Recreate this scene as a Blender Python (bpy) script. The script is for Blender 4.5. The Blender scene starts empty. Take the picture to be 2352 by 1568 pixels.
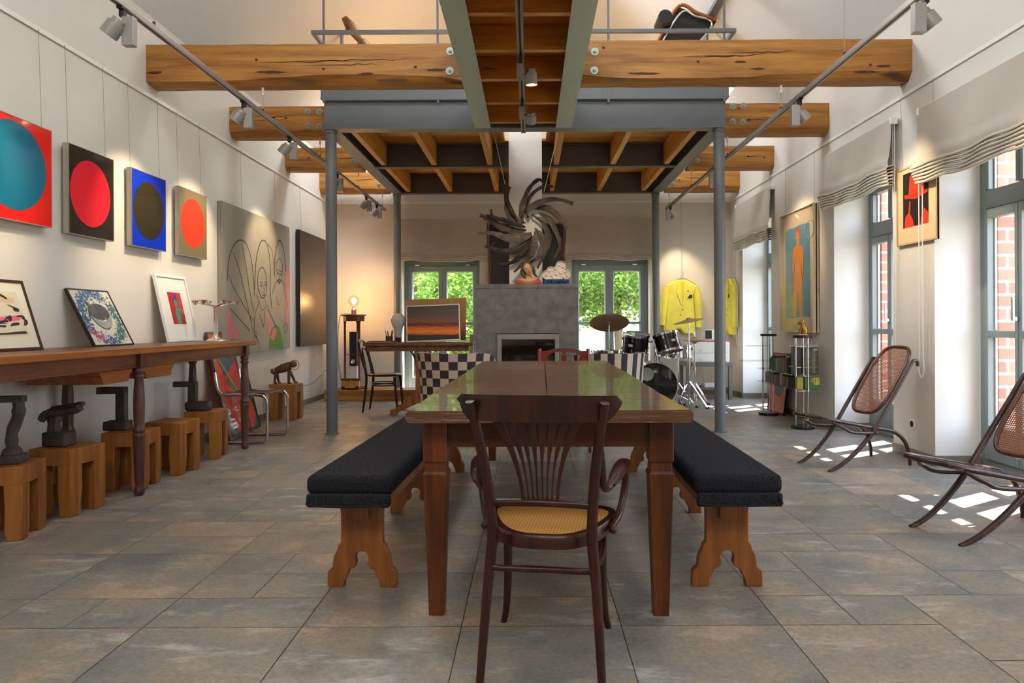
import bpy, bmesh, math, random
from mathutils import Vector as V, Matrix
from math import sin, cos, pi, radians as R
random.seed(7)
SC = bpy.context.scene
COL = SC.collection

# ------------------------------------------------------------------ camera
F, CX, CY, CAMH, ROLL = 1600.0, 1218.0, 742.0, 1.1, 0.0045
cd = bpy.data.cameras.new('camera')
cam = bpy.data.objects.new('camera', cd)
COL.objects.link(cam)
cd.sensor_width = 36.0
cd.lens = F / 2352 * 36.0
cd.shift_x = -(CX - 1176) / 2352
cd.shift_y = -(784 - CY) / 2352
cd.clip_start = 0.05
cam.matrix_world = Matrix(((cos(ROLL), sin(ROLL), 0, 0), (0, 0, -1, 0), (-sin(ROLL), cos(ROLL), 0, CAMH), (0, 0, 0, 1)))
SC.camera = cam

# ------------------------------------------------------------------ world, sun, exposure
w = bpy.data.worlds.new('sky')
SC.world = w
w.use_nodes = True
nt = w.node_tree
bg = nt.nodes['Background']
tc = nt.nodes.new('ShaderNodeTexCoord')
sp = nt.nodes.new('ShaderNodeSeparateXYZ')
rp = nt.nodes.new('ShaderNodeValToRGB')
nt.links.new(tc.outputs['Generated'], sp.inputs[0])
nt.links.new(sp.outputs['Z'], rp.inputs[0])
rp.color_ramp.elements[0].position = 0.0
rp.color_ramp.elements[0].color = (0.86, 0.90, 0.95, 1)
rp.color_ramp.elements[1].position = 0.6
rp.color_ramp.elements[1].color = (0.50, 0.68, 1.0, 1)
nt.links.new(rp.outputs[0], bg.inputs[0])
bg.inputs[1].default_value = 5.6

def lamp(name, kind, loc, energy, color=(1, 1, 1), target=None, **kw):
    l = bpy.data.lights.new(name, kind)
    l.energy = energy
    l.color = color
    for k, v in kw.items():
        setattr(l, k, v)
    o = bpy.data.objects.new(name, l)
    COL.objects.link(o)
    o.location = loc
    if target is not None:
        o.rotation_euler = (V(target) - V(loc)).to_track_quat('-Z', 'Y').to_euler()
    return o

SUN = V((-0.50, -0.30, -1.0)).normalized()
lamp('sun', 'SUN', (6, 9, 9), 20.0, (1.0, 0.94, 0.84), target=V((6, 9, 9)) + SUN, angle=0.009)
# added daylight fill lamps; roof windows are inferred for the left side only
DAY = (0.88, 0.95, 1.0)
lamp('roof_daylight_fill', 'AREA', (-2.0, 3.3, 4.75), 125, DAY, target=(-0.2, 3.3, 2.4), shape='RECTANGLE', size=1.1, size_y=2.6)
lamp('roof_daylight_fill', 'AREA', (2.0, 3.3, 4.75), 125, DAY, target=(0.2, 3.3, 2.4), shape='RECTANGLE', size=1.1, size_y=2.6)  # added opposite the left lamp, no roof window known here
lamp('roof_daylight_fill', 'AREA', (-2.30, 9.5, 4.26), 36, DAY, target=(-2.45, 9.5, 2.0), shape='RECTANGLE', size=0.5, size_y=1.4)
lamp('roof_daylight_fill', 'AREA', (2.30, 9.5, 4.26), 16, DAY, target=(2.45, 9.5, 2.0), shape='RECTANGLE', size=0.5, size_y=1.4)  # added as mirror of the left rear lamp to lift the back wall
lamp('roof_daylight_fill', 'AREA', (-0.86, 7.2, 5.5), 70, DAY, target=(0.4, 7.2, 3.9), shape='RECTANGLE', size=0.8, size_y=1.7)  # added fill near the ridge, above the mezzanine
lamp('gable_fill', 'AREA', (0, -2.45, 4.3), 95, (1.0, 0.97, 0.92), target=(0, 4, 2.0), shape='RECTANGLE', size=3.6, size_y=1.3)  # added fill before the solid gable wall behind the camera
for yy in (2.9, 4.74, 6.48, 9.5):
    lamp('window_portal', 'AREA', (3.56, yy, 1.2), 10, (1, 1, 1), target=(0, yy, 1.2), shape='RECTANGLE', size=1.1, size_y=2.4).data.cycles.is_portal = True
for xx in (-1.37, 1.24):
    lamp('door_portal', 'AREA', (xx, 11.05, 1.1), 10, (1, 1, 1), target=(xx, 0, 1.1), shape='RECTANGLE', size=1.1, size_y=2.1).data.cycles.is_portal = True
vs = SC.view_settings
vs.view_transform = 'Standard'
vs.look = 'None'
vs.gamma = 1.0
vs.use_curve_mapping = False
vs.exposure = 0.97
SC.cycles.use_denoising = True
SC.cycles.max_bounces = 8
SC.cycles.transparent_max_bounces = 16
SC.cycles.caustics_reflective = False
SC.cycles.caustics_refractive = False
SC.cycles.sample_clamp_indirect = 6.0

# ------------------------------------------------------------------ helpers
def at(px, py, Y):
    dx, dy = px - CX, py - CY
    return V(((dx - ROLL * dy) * Y / F, Y, CAMH - (dy + ROLL * dx) * Y / F))

def fl(px, py, z=0.0):
    dy = (py - CY) + ROLL * (px - CX)
    return at(px, py, F * (CAMH - z) / dy)

def lin(h):
    h = h.lstrip('#')
    o = []
    for i in (0, 2, 4):
        c = int(h[i:i + 2], 16) / 255
        o.append(c / 12.92 if c <= 0.04045 else ((c + 0.055) / 1.055) ** 2.4)
    return tuple(o) + (1.0,)

def col(c):
    return lin(c) if isinstance(c, str) else (tuple(c) + (1.0,))[:4]

def cr(pts, n=6, closed=False):
    """Catmull-Rom through points (any dimension)."""
    P = [V(p) for p in pts]
    out = []
    m = len(P)
    rng = range(m if closed else m - 1)
    for i in rng:
        if closed:
            p0, p1, p2, p3 = P[(i - 1) % m], P[i], P[(i + 1) % m], P[(i + 2) % m]
        else:
            p1, p2 = P[i], P[i + 1]
            p0 = P[i - 1] if i > 0 else p1 * 2 - p2
            p3 = P[i + 2] if i + 2 < m else p2 * 2 - p1
        for k in range(n):
            t = k / n
            out.append(0.5 * ((2 * p1) + (p2 - p0) * t + (2 * p0 - 5 * p1 + 4 * p2 - p3) * t * t + (3 * p1 - p0 - 3 * p2 + p3) * t ** 3))
    if not closed:
        out.append(P[-1])
    return out

class MB:
    def __init__(s):
        s.v, s.f, s.m, s.cur = [], [], [], 0
    def mi(s, i):
        s.cur = i
        return s
    def add(s, vs, fs):
        b = len(s.v)
        s.v += [tuple(x) for x in vs]
        for f in fs:
            s.f.append([b + i for i in f])
            s.m.append(s.cur)
        return s
    def box(s, x0, x1, y0, y1, z0, z1):
        vs = [(x, y, z) for z in (z0, z1) for y in (y0, y1) for x in (x0, x1)]
        return s.add(vs, [(0, 2, 3, 1), (4, 5, 7, 6), (0, 1, 5, 4), (2, 6, 7, 3), (0, 4, 6, 2), (1, 3, 7, 5)])
    def obox(s, c, U, W, N, hu, hw, hn):
        c, U, W, N = V(c), V(U).normalized(), V(W).normalized(), V(N).normalized()
        vs = [c + U * a * hu + W * b * hw + N * d * hn for d in (-1, 1) for b in (-1, 1) for a in (-1, 1)]
        return s.add(vs, [(0, 2, 3, 1), (4, 5, 7, 6), (0, 1, 5, 4), (2, 6, 7, 3), (0, 4, 6, 2), (1, 3, 7, 5)])
    def bar(s, a, b, w, t, up=(0, 0, 1)):
        a, b = V(a), V(b)
        d = (b - a)
        U = d.normalized()
        N = V(up)
        W = N.cross(U)
        if W.length < 1e-4:
            W = V((1, 0, 0)).cross(U)
        W.normalize()
        N = U.cross(W)
        return s.obox((a + b) / 2, U, W, N, d.length / 2, w / 2, t / 2)
    def tube(s, pts, r, n=10, closed=False, flat=1.0, up=None):
        P = [V(p) for p in pts]
        m = len(P)
        rr = r if isinstance(r, (list, tuple)) else [r] * m
        if len(rr) != m:
            rr = [rr[min(len(rr) - 1, int(i / (m - 1) * (len(rr) - 1)))] * (1 - ((i / (m - 1) * (len(rr) - 1)) % 1)) +
                  rr[min(len(rr) - 1, int(i / (m - 1) * (len(rr) - 1)) + 1)] * ((i / (m - 1) * (len(rr) - 1)) % 1) for i in range(m)]
        T = []
        for i in range(m):
            if closed:
                t = P[(i + 1) % m] - P[i - 1]
            else:
                t = P[min(i + 1, m - 1)] - P[max(i - 1, 0)]
            T.append(t.normalized() if t.length > 1e-9 else V((0, 0, 1)))
        if up is not None:
            nrm = V(up) - T[0] * V(up).dot(T[0])
        else:
            a = V((0, 0, 1)) if abs(T[0].z) < 0.9 else V((1, 0, 0))
            nrm = a - T[0] * a.dot(T[0])
        nrm.normalize()
        vs = []
        for i in range(m):
            q = nrm - T[i] * nrm.dot(T[i])
            if q.length > 1e-6:
                nrm = q.normalized()
            b = T[i].cross(nrm)
            for k in range(n):
                a = 2 * pi * k / n
                vs.append(P[i] + nrm * cos(a) * rr[i] * flat + b * sin(a) * rr[i])
        fs = []
        for i in range(m if closed else m - 1):
            j = (i + 1) % m
            for k in range(n):
                l = (k + 1) % n
                fs.append((i * n + k, i * n + l, j * n + l, j * n + k))
        if not closed:
            fs.append(tuple(range(n))[::-1])
            fs.append(tuple((m - 1) * n + k for k in range(n)))
        return s.add(vs, fs)
    def cyl(s, a, b, r, n=20, r2=None):
        return s.tube([a, b], [r, r if r2 is None else r2], n)
    def lathe(s, prof, c=(0, 0, 0), n=24, axis=None, caps=True):
        c = V(c)
        if axis is None:
            X, Y, Z = V((1, 0, 0)), V((0, 1, 0)), V((0, 0, 1))
        else:
            Z = V(axis).normalized()
            X = Z.orthogonal().normalized()
            Y = Z.cross(X)
        vs, fs = [], []
        for (r, z) in prof:
            for k in range(n):
                a = 2 * pi * k / n
                vs.append(c + X * cos(a) * r + Y * sin(a) * r + Z * z)
        for i in range(len(prof) - 1):
            for k in range(n):
                l = (k + 1) % n
                fs.append((i * n + k, i * n + l, (i + 1) * n + l, (i + 1) * n + k))
        if caps:
            if prof[0][0] > 1e-5:
                fs.append(tuple(range(n))[::-1])
            if prof[-1][0] > 1e-5:
                fs.append(tuple((len(prof) - 1) * n + k for k in range(n)))
        return s.add(vs, fs)
    def sphere(s, c, r, n=16, sc=(1, 1, 1)):
        c = V(c)
        vs, fs = [], []
        h = n // 2
        for i in range(h + 1):
            th = pi * i / h
            for k in range(n):
                a = 2 * pi * k / n
                vs.append(c + V((sin(th) * cos(a) * r * sc[0], sin(th) * sin(a) * r * sc[1], cos(th) * r * sc[2])))
        for i in range(h):
            for k in range(n):
                l = (k + 1) % n
                fs.append((i * n + k, (i + 1) * n + k, (i + 1) * n + l, i * n + l))
        return s.add(vs, fs)
    def prism(s, pts, o, U, W, t0, t1):
        """polygon pts (u,w) in the plane o,U,W extruded along U x W from t0 to t1"""
        o, U, W = V(o), V(U), V(W)
        N = U.cross(W).normalized()
        n = len(pts)
        vs = [o + U * p[0] + W * p[1] + N * t0 for p in pts] + [o + U * p[0] + W * p[1] + N * t1 for p in pts]
        fs = [tuple(range(n))[::-1], tuple(range(n, 2 * n))] + [(i, (i + 1) % n, n + (i + 1) % n, n + i) for i in range(n)]
        return s.add(vs, fs)
    def grid(s, fn, nu, nv, thick=None, closed=False):
        """fn(u,v)->point, u,v in 0..1"""
        vs = [V(fn(i / nu, j / nv)) for j in range(nv + 1) for i in range(nu + 1)]
        fs = []
        W = nu + 1
        for j in range(nv):
            for i in range(nu):
                fs.append((j * W + i, j * W + i + 1, (j + 1) * W + i + 1, (j + 1) * W + i))
        if thick:
            nn = [V((0, 0, 0)) for _ in vs]
            for f in fs:
                q = (vs[f[1]] - vs[f[0]]).cross(vs[f[3]] - vs[f[0]])
                for i in f:
                    nn[i] += q
            m = len(vs)
            vs2 = [vs[i] - (nn[i].normalized() if nn[i].length > 0 else V((0, 0, 1))) * thick for i in range(m)]
            fs2 = [tuple(m + i for i in f[::-1]) for f in fs]
            rim = list(range(W)) + [j * W + nu for j in range(1, nv + 1)] + [nv * W + i for i in range(nu - 1, -1, -1)] + [j * W for j in range(nv - 1, 0, -1)]
            fs3 = [(rim[k], m + rim[k], m + rim[(k + 1) % len(rim)], rim[(k + 1) % len(rim)]) for k in range(len(rim))]
            vs, fs = vs + vs2, fs + fs2 + fs3
        return s.add(vs, fs)

def build(name, mb, mats, parent=None, world=False, smooth=40, bevel=0, kind=None, seg=2):
    me = bpy.data.meshes.new(name)
    vs = mb.v
    if world and parent is not None:
        L = parent.location
        vs = [(x - L.x, y - L.y, z - L.z) for x, y, z in vs]
    me.from_pydata(vs, [], mb.f)
    if not isinstance(mats, (list, tuple)):
        mats = [mats]
    for m in mats:
        me.materials.append(m)
    me.polygons.foreach_set('material_index', mb.m)
    bm = bmesh.new()
    bm.from_mesh(me)
    bmesh.ops.recalc_face_normals(bm, faces=bm.faces)
    bm.to_mesh(me)
    bm.free()
    if smooth:
        me.shade_smooth()
        me.set_sharp_from_angle(angle=R(smooth))
    o = bpy.data.objects.new(name, me)
    COL.objects.link(o)
    if parent is not None:
        o.parent = parent
    if bevel:
        b = o.modifiers.new('bevel', 'BEVEL')
        b.width = bevel
        b.segments = seg
        b.limit_method = 'ANGLE'
        b.angle_limit = R(50)
        b.harden_normals = False
    if kind:
        o['kind'] = kind
    return o

def tag(o, label, cat, group=None, kind=None):
    o['label'] = label
    o['category'] = cat
    if group:
        o['group'] = group
    if kind:
        o['kind'] = kind
    return o

def thing(name, label, cat, loc=(0, 0, 0), rz=0.0, group=None):
    o = bpy.data.objects.new(name, None)
    COL.objects.link(o)
    o.empty_display_size = 0.1
    o.location = loc
    o.rotation_euler = (0, 0, rz)
    return tag(o, label, cat, group)

def dup(root, loc, rz, label, group=None):
    r = root.copy()
    COL.objects.link(r)
    r.location = loc
    r.rotation_euler = (0, 0, rz)
    r['label'] = label
    if group:
        r['group'] = group
    for ch in list(root.children):
        c = ch.copy()
        COL.objects.link(c)
        c.parent = r
        for g in list(ch.children):
            d = g.copy()
            COL.objects.link(d)
            d.parent = c
    return r

# ------------------------------------------------------------------ materials
def newmat(name):
    m = bpy.data.materials.new(name)
    m.use_nodes = True
    n = m.node_tree
    return m, n, n.nodes['Principled BSDF']

def nd(n, t, **kw):
    x = n.nodes.new(t)
    for k, v in kw.items():
        setattr(x, k, v)
    return x

def mat(name, c, rough=0.5, metal=0.0, var=0.0, vs=6.0, bump=0.0, bs=60.0, stretch=None, spec=0.5, coat=0.0, c2=None, sheen=0.0):
    m, n, b = newmat(name)
    c = col(c)
    b.inputs['Base Color'].default_value = c
    b.inputs['Roughness'].default_value = rough
    b.inputs['Metallic'].default_value = metal
    b.inputs['Specular IOR Level'].default_value = spec
    b.inputs['Coat Weight'].default_value = coat
    b.inputs['Sheen Weight'].default_value = sheen
    if var or bump:
        t = nd(n, 'ShaderNodeTexCoord')
        mp = nd(n, 'ShaderNodeMapping')
        n.links.new(t.outputs['Object'], mp.inputs[0])
        if stretch:
            mp.inputs['Scale'].default_value = stretch
        if var:
            no = nd(n, 'ShaderNodeTexNoise')
            no.inputs['Scale'].default_value = vs
            no.inputs['Detail'].default_value = 5
            n.links.new(mp.outputs[0], no.inputs[0])
            ra = nd(n, 'ShaderNodeValToRGB')
            d = col(c2) if c2 else tuple(max(0, x * (1 - var)) for x in c[:3]) + (1,)
            ra.color_ramp.elements[0].position = 0.3
            ra.color_ramp.elements[1].position = 0.7
            ra.color_ramp.elements[0].color = d
            ra.color_ramp.elements[1].color = c if c2 else tuple(min(1, x * (1 + var * 0.5)) for x in c[:3]) + (1,)
            n.links.new(no.outputs[0], ra.inputs[0])
            n.links.new(ra.outputs[0], b.inputs['Base Color'])
        if bump:
            no2 = nd(n, 'ShaderNodeTexNoise')
            no2.inputs['Scale'].default_value = bs
            no2.inputs['Detail'].default_value = 4
            n.links.new(mp.outputs[0], no2.inputs[0])
            bu = nd(n, 'ShaderNodeBump')
            bu.inputs['Strength'].default_value = bump
            bu.inputs['Distance'].default_value = 0.01
            n.links.new(no2.outputs[0], bu.inputs['Height'])
            n.links.new(bu.outputs[0], b.inputs['Normal'])
    return m

def wood(name, c1, c2, axis=0, rough=0.4, scale=9.0, dark=None, coat=0.0, knots=0.0, bump=0.15, bd=0.004, spec=0.5):
    m, n, b = newmat(name)
    t = nd(n, 'ShaderNodeTexCoord')
    mp = nd(n, 'ShaderNodeMapping')
    sc = [1.0, 1.0, 1.0]
    sc[axis] = 0.07
    mp.inputs['Scale'].default_value = sc
    n.links.new(t.outputs['Object'], mp.inputs[0])
    a = nd(n, 'ShaderNodeTexNoise')
    a.inputs['Scale'].default_value = scale
    a.inputs['Detail'].default_value = 6
    a.inputs['Distortion'].default_value = 1.2
    n.links.new(mp.outputs[0], a.inputs[0])
    g = nd(n, 'ShaderNodeTexNoise')
    g.inputs['Scale'].default_value = scale * 9
    g.inputs['Detail'].default_value = 3
    n.links.new(mp.outputs[0], g.inputs[0])
    mx = nd(n, 'ShaderNodeMath', operation='MULTIPLY_ADD')
    n.links.new(g.outputs[0], mx.inputs[0])
    mx.inputs[1].default_value = 0.35
    n.links.new(a.outputs[0], mx.inputs[2])
    r = nd(n, 'ShaderNodeValToRGB')
    e = r.color_ramp.elements
    e[0].position, e[0].color = 0.48, col(c1)
    e[1].position, e[1].color = 0.84, col(c2)
    n.links.new(mx.outputs[0], r.inputs[0])
    out = r.outputs[0]
    if dark:
        k = nd(n, 'ShaderNodeTexNoise')
        mp2 = nd(n, 'ShaderNodeMapping')
        sc2 = [1.0, 1.0, 1.0]
        sc2[axis] = 0.22
        mp2.inputs['Scale'].default_value = sc2
        n.links.new(t.outputs['Object'], mp2.inputs[0])
        n.links.new(mp2.outputs[0], k.inputs[0])
        k.inputs['Scale'].default_value = knots or 7.0
        k.inputs['Detail'].default_value = 2
        rr = nd(n, 'ShaderNodeValToRGB')
        rr.color_ramp.elements[0].position = 0.69
        rr.color_ramp.elements[0].color = (0, 0, 0, 1)
        rr.color_ramp.elements[1].position = 0.76
        rr.color_ramp.elements[1].color = (1, 1, 1, 1)
        n.links.new(k.outputs[0], rr.inputs[0])
        mi = nd(n, 'ShaderNodeMix', data_type='RGBA')
        n.links.new(rr.outputs[0], mi.inputs[0])
        n.links.new(out, mi.inputs[6])
        mi.inputs[7].default_value = col(dark)
        out = mi.outputs[2]
    n.links.new(out, b.inputs['Base Color'])
    b.inputs['Roughness'].default_value = rough
    b.inputs['Coat Weight'].default_value = coat
    b.inputs['Specular IOR Level'].default_value = spec
    if bump:
        bu = nd(n, 'ShaderNodeBump')
        bu.inputs['Strength'].default_value = bump
        bu.inputs['Distance'].default_value = bd
        n.links.new(mx.outputs[0], bu.inputs['Height'])
        n.links.new(bu.outputs[0], b.inputs['Normal'])
    return m

def emit(name, c, s):
    m, n, b = newmat(name)
    b.inputs['Base Color'].default_value = col(c)
    b.inputs['Emission Color'].default_value = col(c)
    b.inputs['Emission Strength'].default_value = s
    return m

def glass(name, fac=0.08, tint=(1, 1, 1)):
    m, n, b = newmat(name)
    n.nodes.remove(b)
    o = n.nodes['Material Output']
    tr = nd(n, 'ShaderNodeBsdfTransparent')
    tr.inputs[0].default_value = col(tint)
    gl = nd(n, 'ShaderNodeBsdfGlossy')
    gl.inputs['Roughness'].default_value = 0.02
    mx = nd(n, 'ShaderNodeMixShader')
    mx.inputs[0].default_value = fac
    n.links.new(tr.outputs[0], mx.inputs[1])
    n.links.new(gl.outputs[0], mx.inputs[2])
    n.links.new(mx.outputs[0], o.inputs[0])
    return m

def fract_mask(n, src, axis_scale):
    mp = nd(n, 'ShaderNodeMapping')
    mp.inputs['Scale'].default_value = axis_scale
    n.links.new(src, mp.inputs[0])
    s = nd(n, 'ShaderNodeSeparateXYZ')
    n.links.new(mp.outputs[0], s.inputs[0])
    o = []
    for i in range(3):
        f = nd(n, 'ShaderNodeMath', operation='FRACT')
        n.links.new(s.outputs[i], f.inputs[0])
        o.append(f.outputs[0])
    return o

def cane(name, c1, c2, pitch, ax=(0, 1), hole=0.5, see=True):
    m, n, b = newmat(name)
    t = nd(n, 'ShaderNodeTexCoord')
    fr = fract_mask(n, t.outputs['Object'], (1 / pitch,) * 3)
    def gt(x, v):
        g = nd(n, 'ShaderNodeMath', operation='GREATER_THAN')
        n.links.new(x, g.inputs[0])
        g.inputs[1].default_value = v
        return g.outputs[0]
    mu = nd(n, 'ShaderNodeMath', operation='MULTIPLY')
    n.links.new(gt(fr[ax[0]], 1 - hole), mu.inputs[0])
    n.links.new(gt(fr[ax[1]], 1 - hole), mu.inputs[1])
    b.inputs['Roughness'].default_value = 0.5
    if see:
        b.inputs['Base Color'].default_value = col(c1)
        tr = nd(n, 'ShaderNodeBsdfTransparent')
        mx = nd(n, 'ShaderNodeMixShader')
        n.links.new(mu.outputs[0], mx.inputs[0])
        n.links.new(b.outputs[0], mx.inputs[1])
        n.links.new(tr.outputs[0], mx.inputs[2])
        n.links.new(mx.outputs[0], n.nodes['Material Output'].inputs[0])
    else:
        mi = nd(n, 'ShaderNodeMix', data_type='RGBA')
        n.links.new(mu.outputs[0], mi.inputs[0])
        mi.inputs[6].default_value = col(c1)
        mi.inputs[7].default_value = col(c2)
        n.links.new(mi.outputs[2], b.inputs['Base Color'])
    return m

M = {}
M['wall'] = mat('wall_plaster', (0.71, 0.665, 0.60), 0.85, var=0.03, vs=1.5, bump=0.06, bs=90)
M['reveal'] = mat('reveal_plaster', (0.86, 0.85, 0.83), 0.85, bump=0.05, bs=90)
M['ceil'] = mat('ceiling_plaster', (0.80, 0.84, 0.87), 0.9, var=0.03, vs=1.0)
M['rail'] = mat('white_rail', (0.82, 0.79, 0.74), 0.4)
M['steel'] = mat('grey_steel_paint', '#6f757a', 0.42, var=0.05, vs=3)
M['steel_light'] = mat('grey_green_steel_paint', '#b2c0bd', 0.4, var=0.05, vs=3)
M['steel_dark'] = mat('dark_steel_web', '#5b5957', 0.5, var=0.06, vs=4)
M['beam'] = wood('old_beam_wood', '#845019', '#bf8639', 0, 0.55, 7, dark='#4a2c14', knots=5.0)
M['joist'] = wood('joist_wood', '#c07a2c', '#e2a856', 1, 0.5, 8)
M['deck'] = wood('deck_wood', '#cf8838', '#eeb866', 0, 0.5, 6, dark='#7a4214', knots=7)
M['bridge'] = wood('bridge_wood', '#a85a14', '#d0822a', 0, 0.5, 6, dark='#6e3a10', knots=8)
M['bridge_edge'] = wood('bridge_edge_wood', '#c98a42', '#e0aa60', 0, 0.5, 8)
M['alu'] = mat('brushed_aluminium', '#a9a6a0', 0.35, 0.7)
M['spot'] = mat('spot_grey', '#a3a09c', 0.4, 0.4)
M['zinc'] = mat('zinc_washer', '#9aa39c', 0.4, 0.7)
M['black'] = mat('black_plastic', '#1a191a', 0.45)
M['chrome'] = mat('chrome', '#d8d8dc', 0.08, 1.0)
M['silver'] = mat('polished_silver', '#e6dcd2', 0.2, 0.85)
M['tabletop'] = wood('table_top_wood', '#4a2c1c', '#70492f', 0, 0.24, 10, dark='#2f1c12', knots=11, coat=0.2, bump=1.0, bd=0.012)
M['tablewood'] = wood('table_leg_wood', '#4a230d', '#783f16', 2, 0.4, 10, spec=.35)
M['apron'] = wood('table_apron_wood', '#3c1d0e', '#5a2f16', 0, 0.42, 10, spec=.35)
M['trestle'] = wood('trestle_wood', '#6d3b13', '#9c5e26', 2, 0.42, 9)
M['dark'] = wood('dark_bentwood', '#200e08', '#3f1c11', 2, 0.3, 14, bump=0.05, spec=0.35)
M['dark2'] = wood('dark_walnut_bentwood', '#2e1b16', '#4a2f27', 2, 0.28, 14, bump=0.05)
M['console'] = wood('console_wood', '#5f341f', '#86502c', 1, 0.42, 10)
M['console_edge'] = wood('console_orange_wood', '#8a4a19', '#b0692c', 1, 0.42, 10)
M['console_leg'] = wood('turned_leg_wood', '#432722', '#654036', 2, 0.4, 12)
M['stool'] = wood('stool_wood', '#8a4d15', '#b87a36', 2, 0.55, 7, dark='#5a3413', knots=6)
M['iron'] = mat('rusty_iron', '#574e48', 0.7, 0.2, var=0.4, vs=18, bump=0.6, bs=40)
M['white'] = mat('white_paint', (0.82, 0.81, 0.78), 0.45)
M['mount'] = mat('mount_board', (0.80, 0.78, 0.70), 0.7)
M['paper'] = mat('paper_white', (0.8, 0.79, 0.74), 0.8)
M['frameframe'] = mat('silver_frame', '#aba294', 0.35, 0.3)
M['winframe'] = mat('window_frame_paint', '#869394', 0.4)
M['glass'] = glass('window_glass', 0.07)
M['plex'] = glass('acrylic_cover', 0.10)
M['shelfglass'] = glass('shelf_glass', 0.18, (0.86, 0.93, 0.88))
M['linen'] = mat('linen_blind', '#c2b9ac', 0.9, var=0.07, vs=3, bump=0.25, bs=220, sheen=0.2)
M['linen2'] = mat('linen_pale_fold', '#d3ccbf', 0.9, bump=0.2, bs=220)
M['stone'] = mat('grey_stone_tile', '#686765', 0.5, var=0.35, vs=9, bump=0.25, bs=70)
M['grout'] = mat('grout_grey', '#514f4b', 0.8)
M['skirt'] = mat('skirting_stone', '#7d7a70', 0.5, var=0.2, vs=8)
# ================================================================== THE SETTING
WX, BY, KNEE, RIDGE = 3.08, 10.7, 3.6, 6.35

def floor_material():
    m, n, b = newmat('slate_look_tiles')
    L = n.links.new
    t = nd(n, 'ShaderNodeTexCoord')
    at_ = nd(n, 'ShaderNodeAttribute', attribute_name='tile')
    sepa = nd(n, 'ShaderNodeSeparateColor')
    L(at_.outputs['Color'], sepa.inputs[0])
    # shift the pattern from tile to tile
    add = nd(n, 'ShaderNodeVectorMath', operation='MULTIPLY_ADD')
    L(at_.outputs['Color'], add.inputs[0])
    add.inputs[1].default_value = (17, 23, 31)
    L(t.outputs['Object'], add.inputs[2])
    n1 = nd(n, 'ShaderNodeTexNoise')
    n1.inputs['Scale'].default_value = 2.6
    n1.inputs['Detail'].default_value = 6
    n1.inputs['Roughness'].default_value = 0.62
    L(add.outputs[0], n1.inputs[0])
    r1 = nd(n, 'ShaderNodeValToRGB')
    e = r1.color_ramp.elements
    e[0].position, e[0].color = 0.34, col('#666868')
    e[1].position, e[1].color = 0.66, col('#c3aa8e')
    x = r1.color_ramp.elements.new(0.45)
    x.color = col('#87857e')
    x = r1.color_ramp.elements.new(0.58)
    x.color = col('#a08f7a')
    L(n1.outputs[0], r1.inputs[0])
    # tint of each tile
    r2 = nd(n, 'ShaderNodeValToRGB')
    e = r2.color_ramp.elements
    e[0].position, e[0].color = 0.0, col('#777874')
    e[1].position, e[1].color = 1.0, col('#ad967e')
    x = r2.color_ramp.elements.new(0.5)
    x.color = col('#857f74')
    L(sepa.outputs[0], r2.inputs[0])
    mi = nd(n, 'ShaderNodeMix', data_type='RGBA')
    mi.inputs[0].default_value = 0.42
    L(r1.outputs[0], mi.inputs[6])
    L(r2.outputs[0], mi.inputs[7])
    # fine speckle
    n2 = nd(n, 'ShaderNodeTexNoise')
    n2.inputs['Scale'].default_value = 60
    n2.inputs['Detail'].default_value = 5
    n2.inputs['Roughness'].default_value = 0.7
    L(add.outputs[0], n2.inputs[0])
    mr = nd(n, 'ShaderNodeMapRange')
    mr.inputs[1].default_value, mr.inputs[2].default_value = 0.3, 0.7
    mr.inputs[3].default_value, mr.inputs[4].default_value = 0.74, 1.2
    L(n2.outputs[0], mr.inputs[0])
    mu = nd(n, 'ShaderNodeMix', data_type='RGBA', blend_type='MULTIPLY')
    mu.inputs[0].default_value = 1.0
    L(mi.outputs[2], mu.inputs[6])
    L(mr.outputs[0], mu.inputs[7])
    # pale scratches
    mp = nd(n, 'ShaderNodeMapping')
    mp.inputs['Scale'].default_value = (1.1, 3.2, 1)
    mp.inputs['Rotation'].default_value = (0, 0, 0.5)
    L(add.outputs[0], mp.inputs[0])
    n3 = nd(n, 'ShaderNodeTexNoise')
    n3.inputs['Scale'].default_value = 2.4
    n3.inputs['Detail'].default_value = 7
    n3.inputs['Roughness'].default_value = 0.75
    L(mp.outputs[0], n3.inputs[0])
    r3 = nd(n, 'ShaderNodeValToRGB')
    r3.color_ramp.elements[0].position, r3.color_ramp.elements[0].color = 0.55, (0, 0, 0, 1)
    r3.color_ramp.elements[1].position, r3.color_ramp.elements[1].color = 0.74, (0.8, 0.8, 0.8, 1)
    L(n3.outputs[0], r3.inputs[0])
    m4 = nd(n, 'ShaderNodeMix', data_type='RGBA')
    L(r3.outputs[0], m4.inputs[0])
    L(mu.outputs[2], m4.inputs[6])
    m4.inputs[7].default_value = col('#cdc8be')
    L(m4.outputs[2], b.inputs['Base Color'])
    b.inputs['Roughness'].default_value = 0.42
    bu = nd(n, 'ShaderNodeBump')
    bu.inputs['Strength'].default_value = 0.25
    bu.inputs['Distance'].default_value = 0.006
    L(n2.outputs[0], bu.inputs['Height'])
    L(bu.outputs[0], b.inputs['Normal'])
    return m

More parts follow.
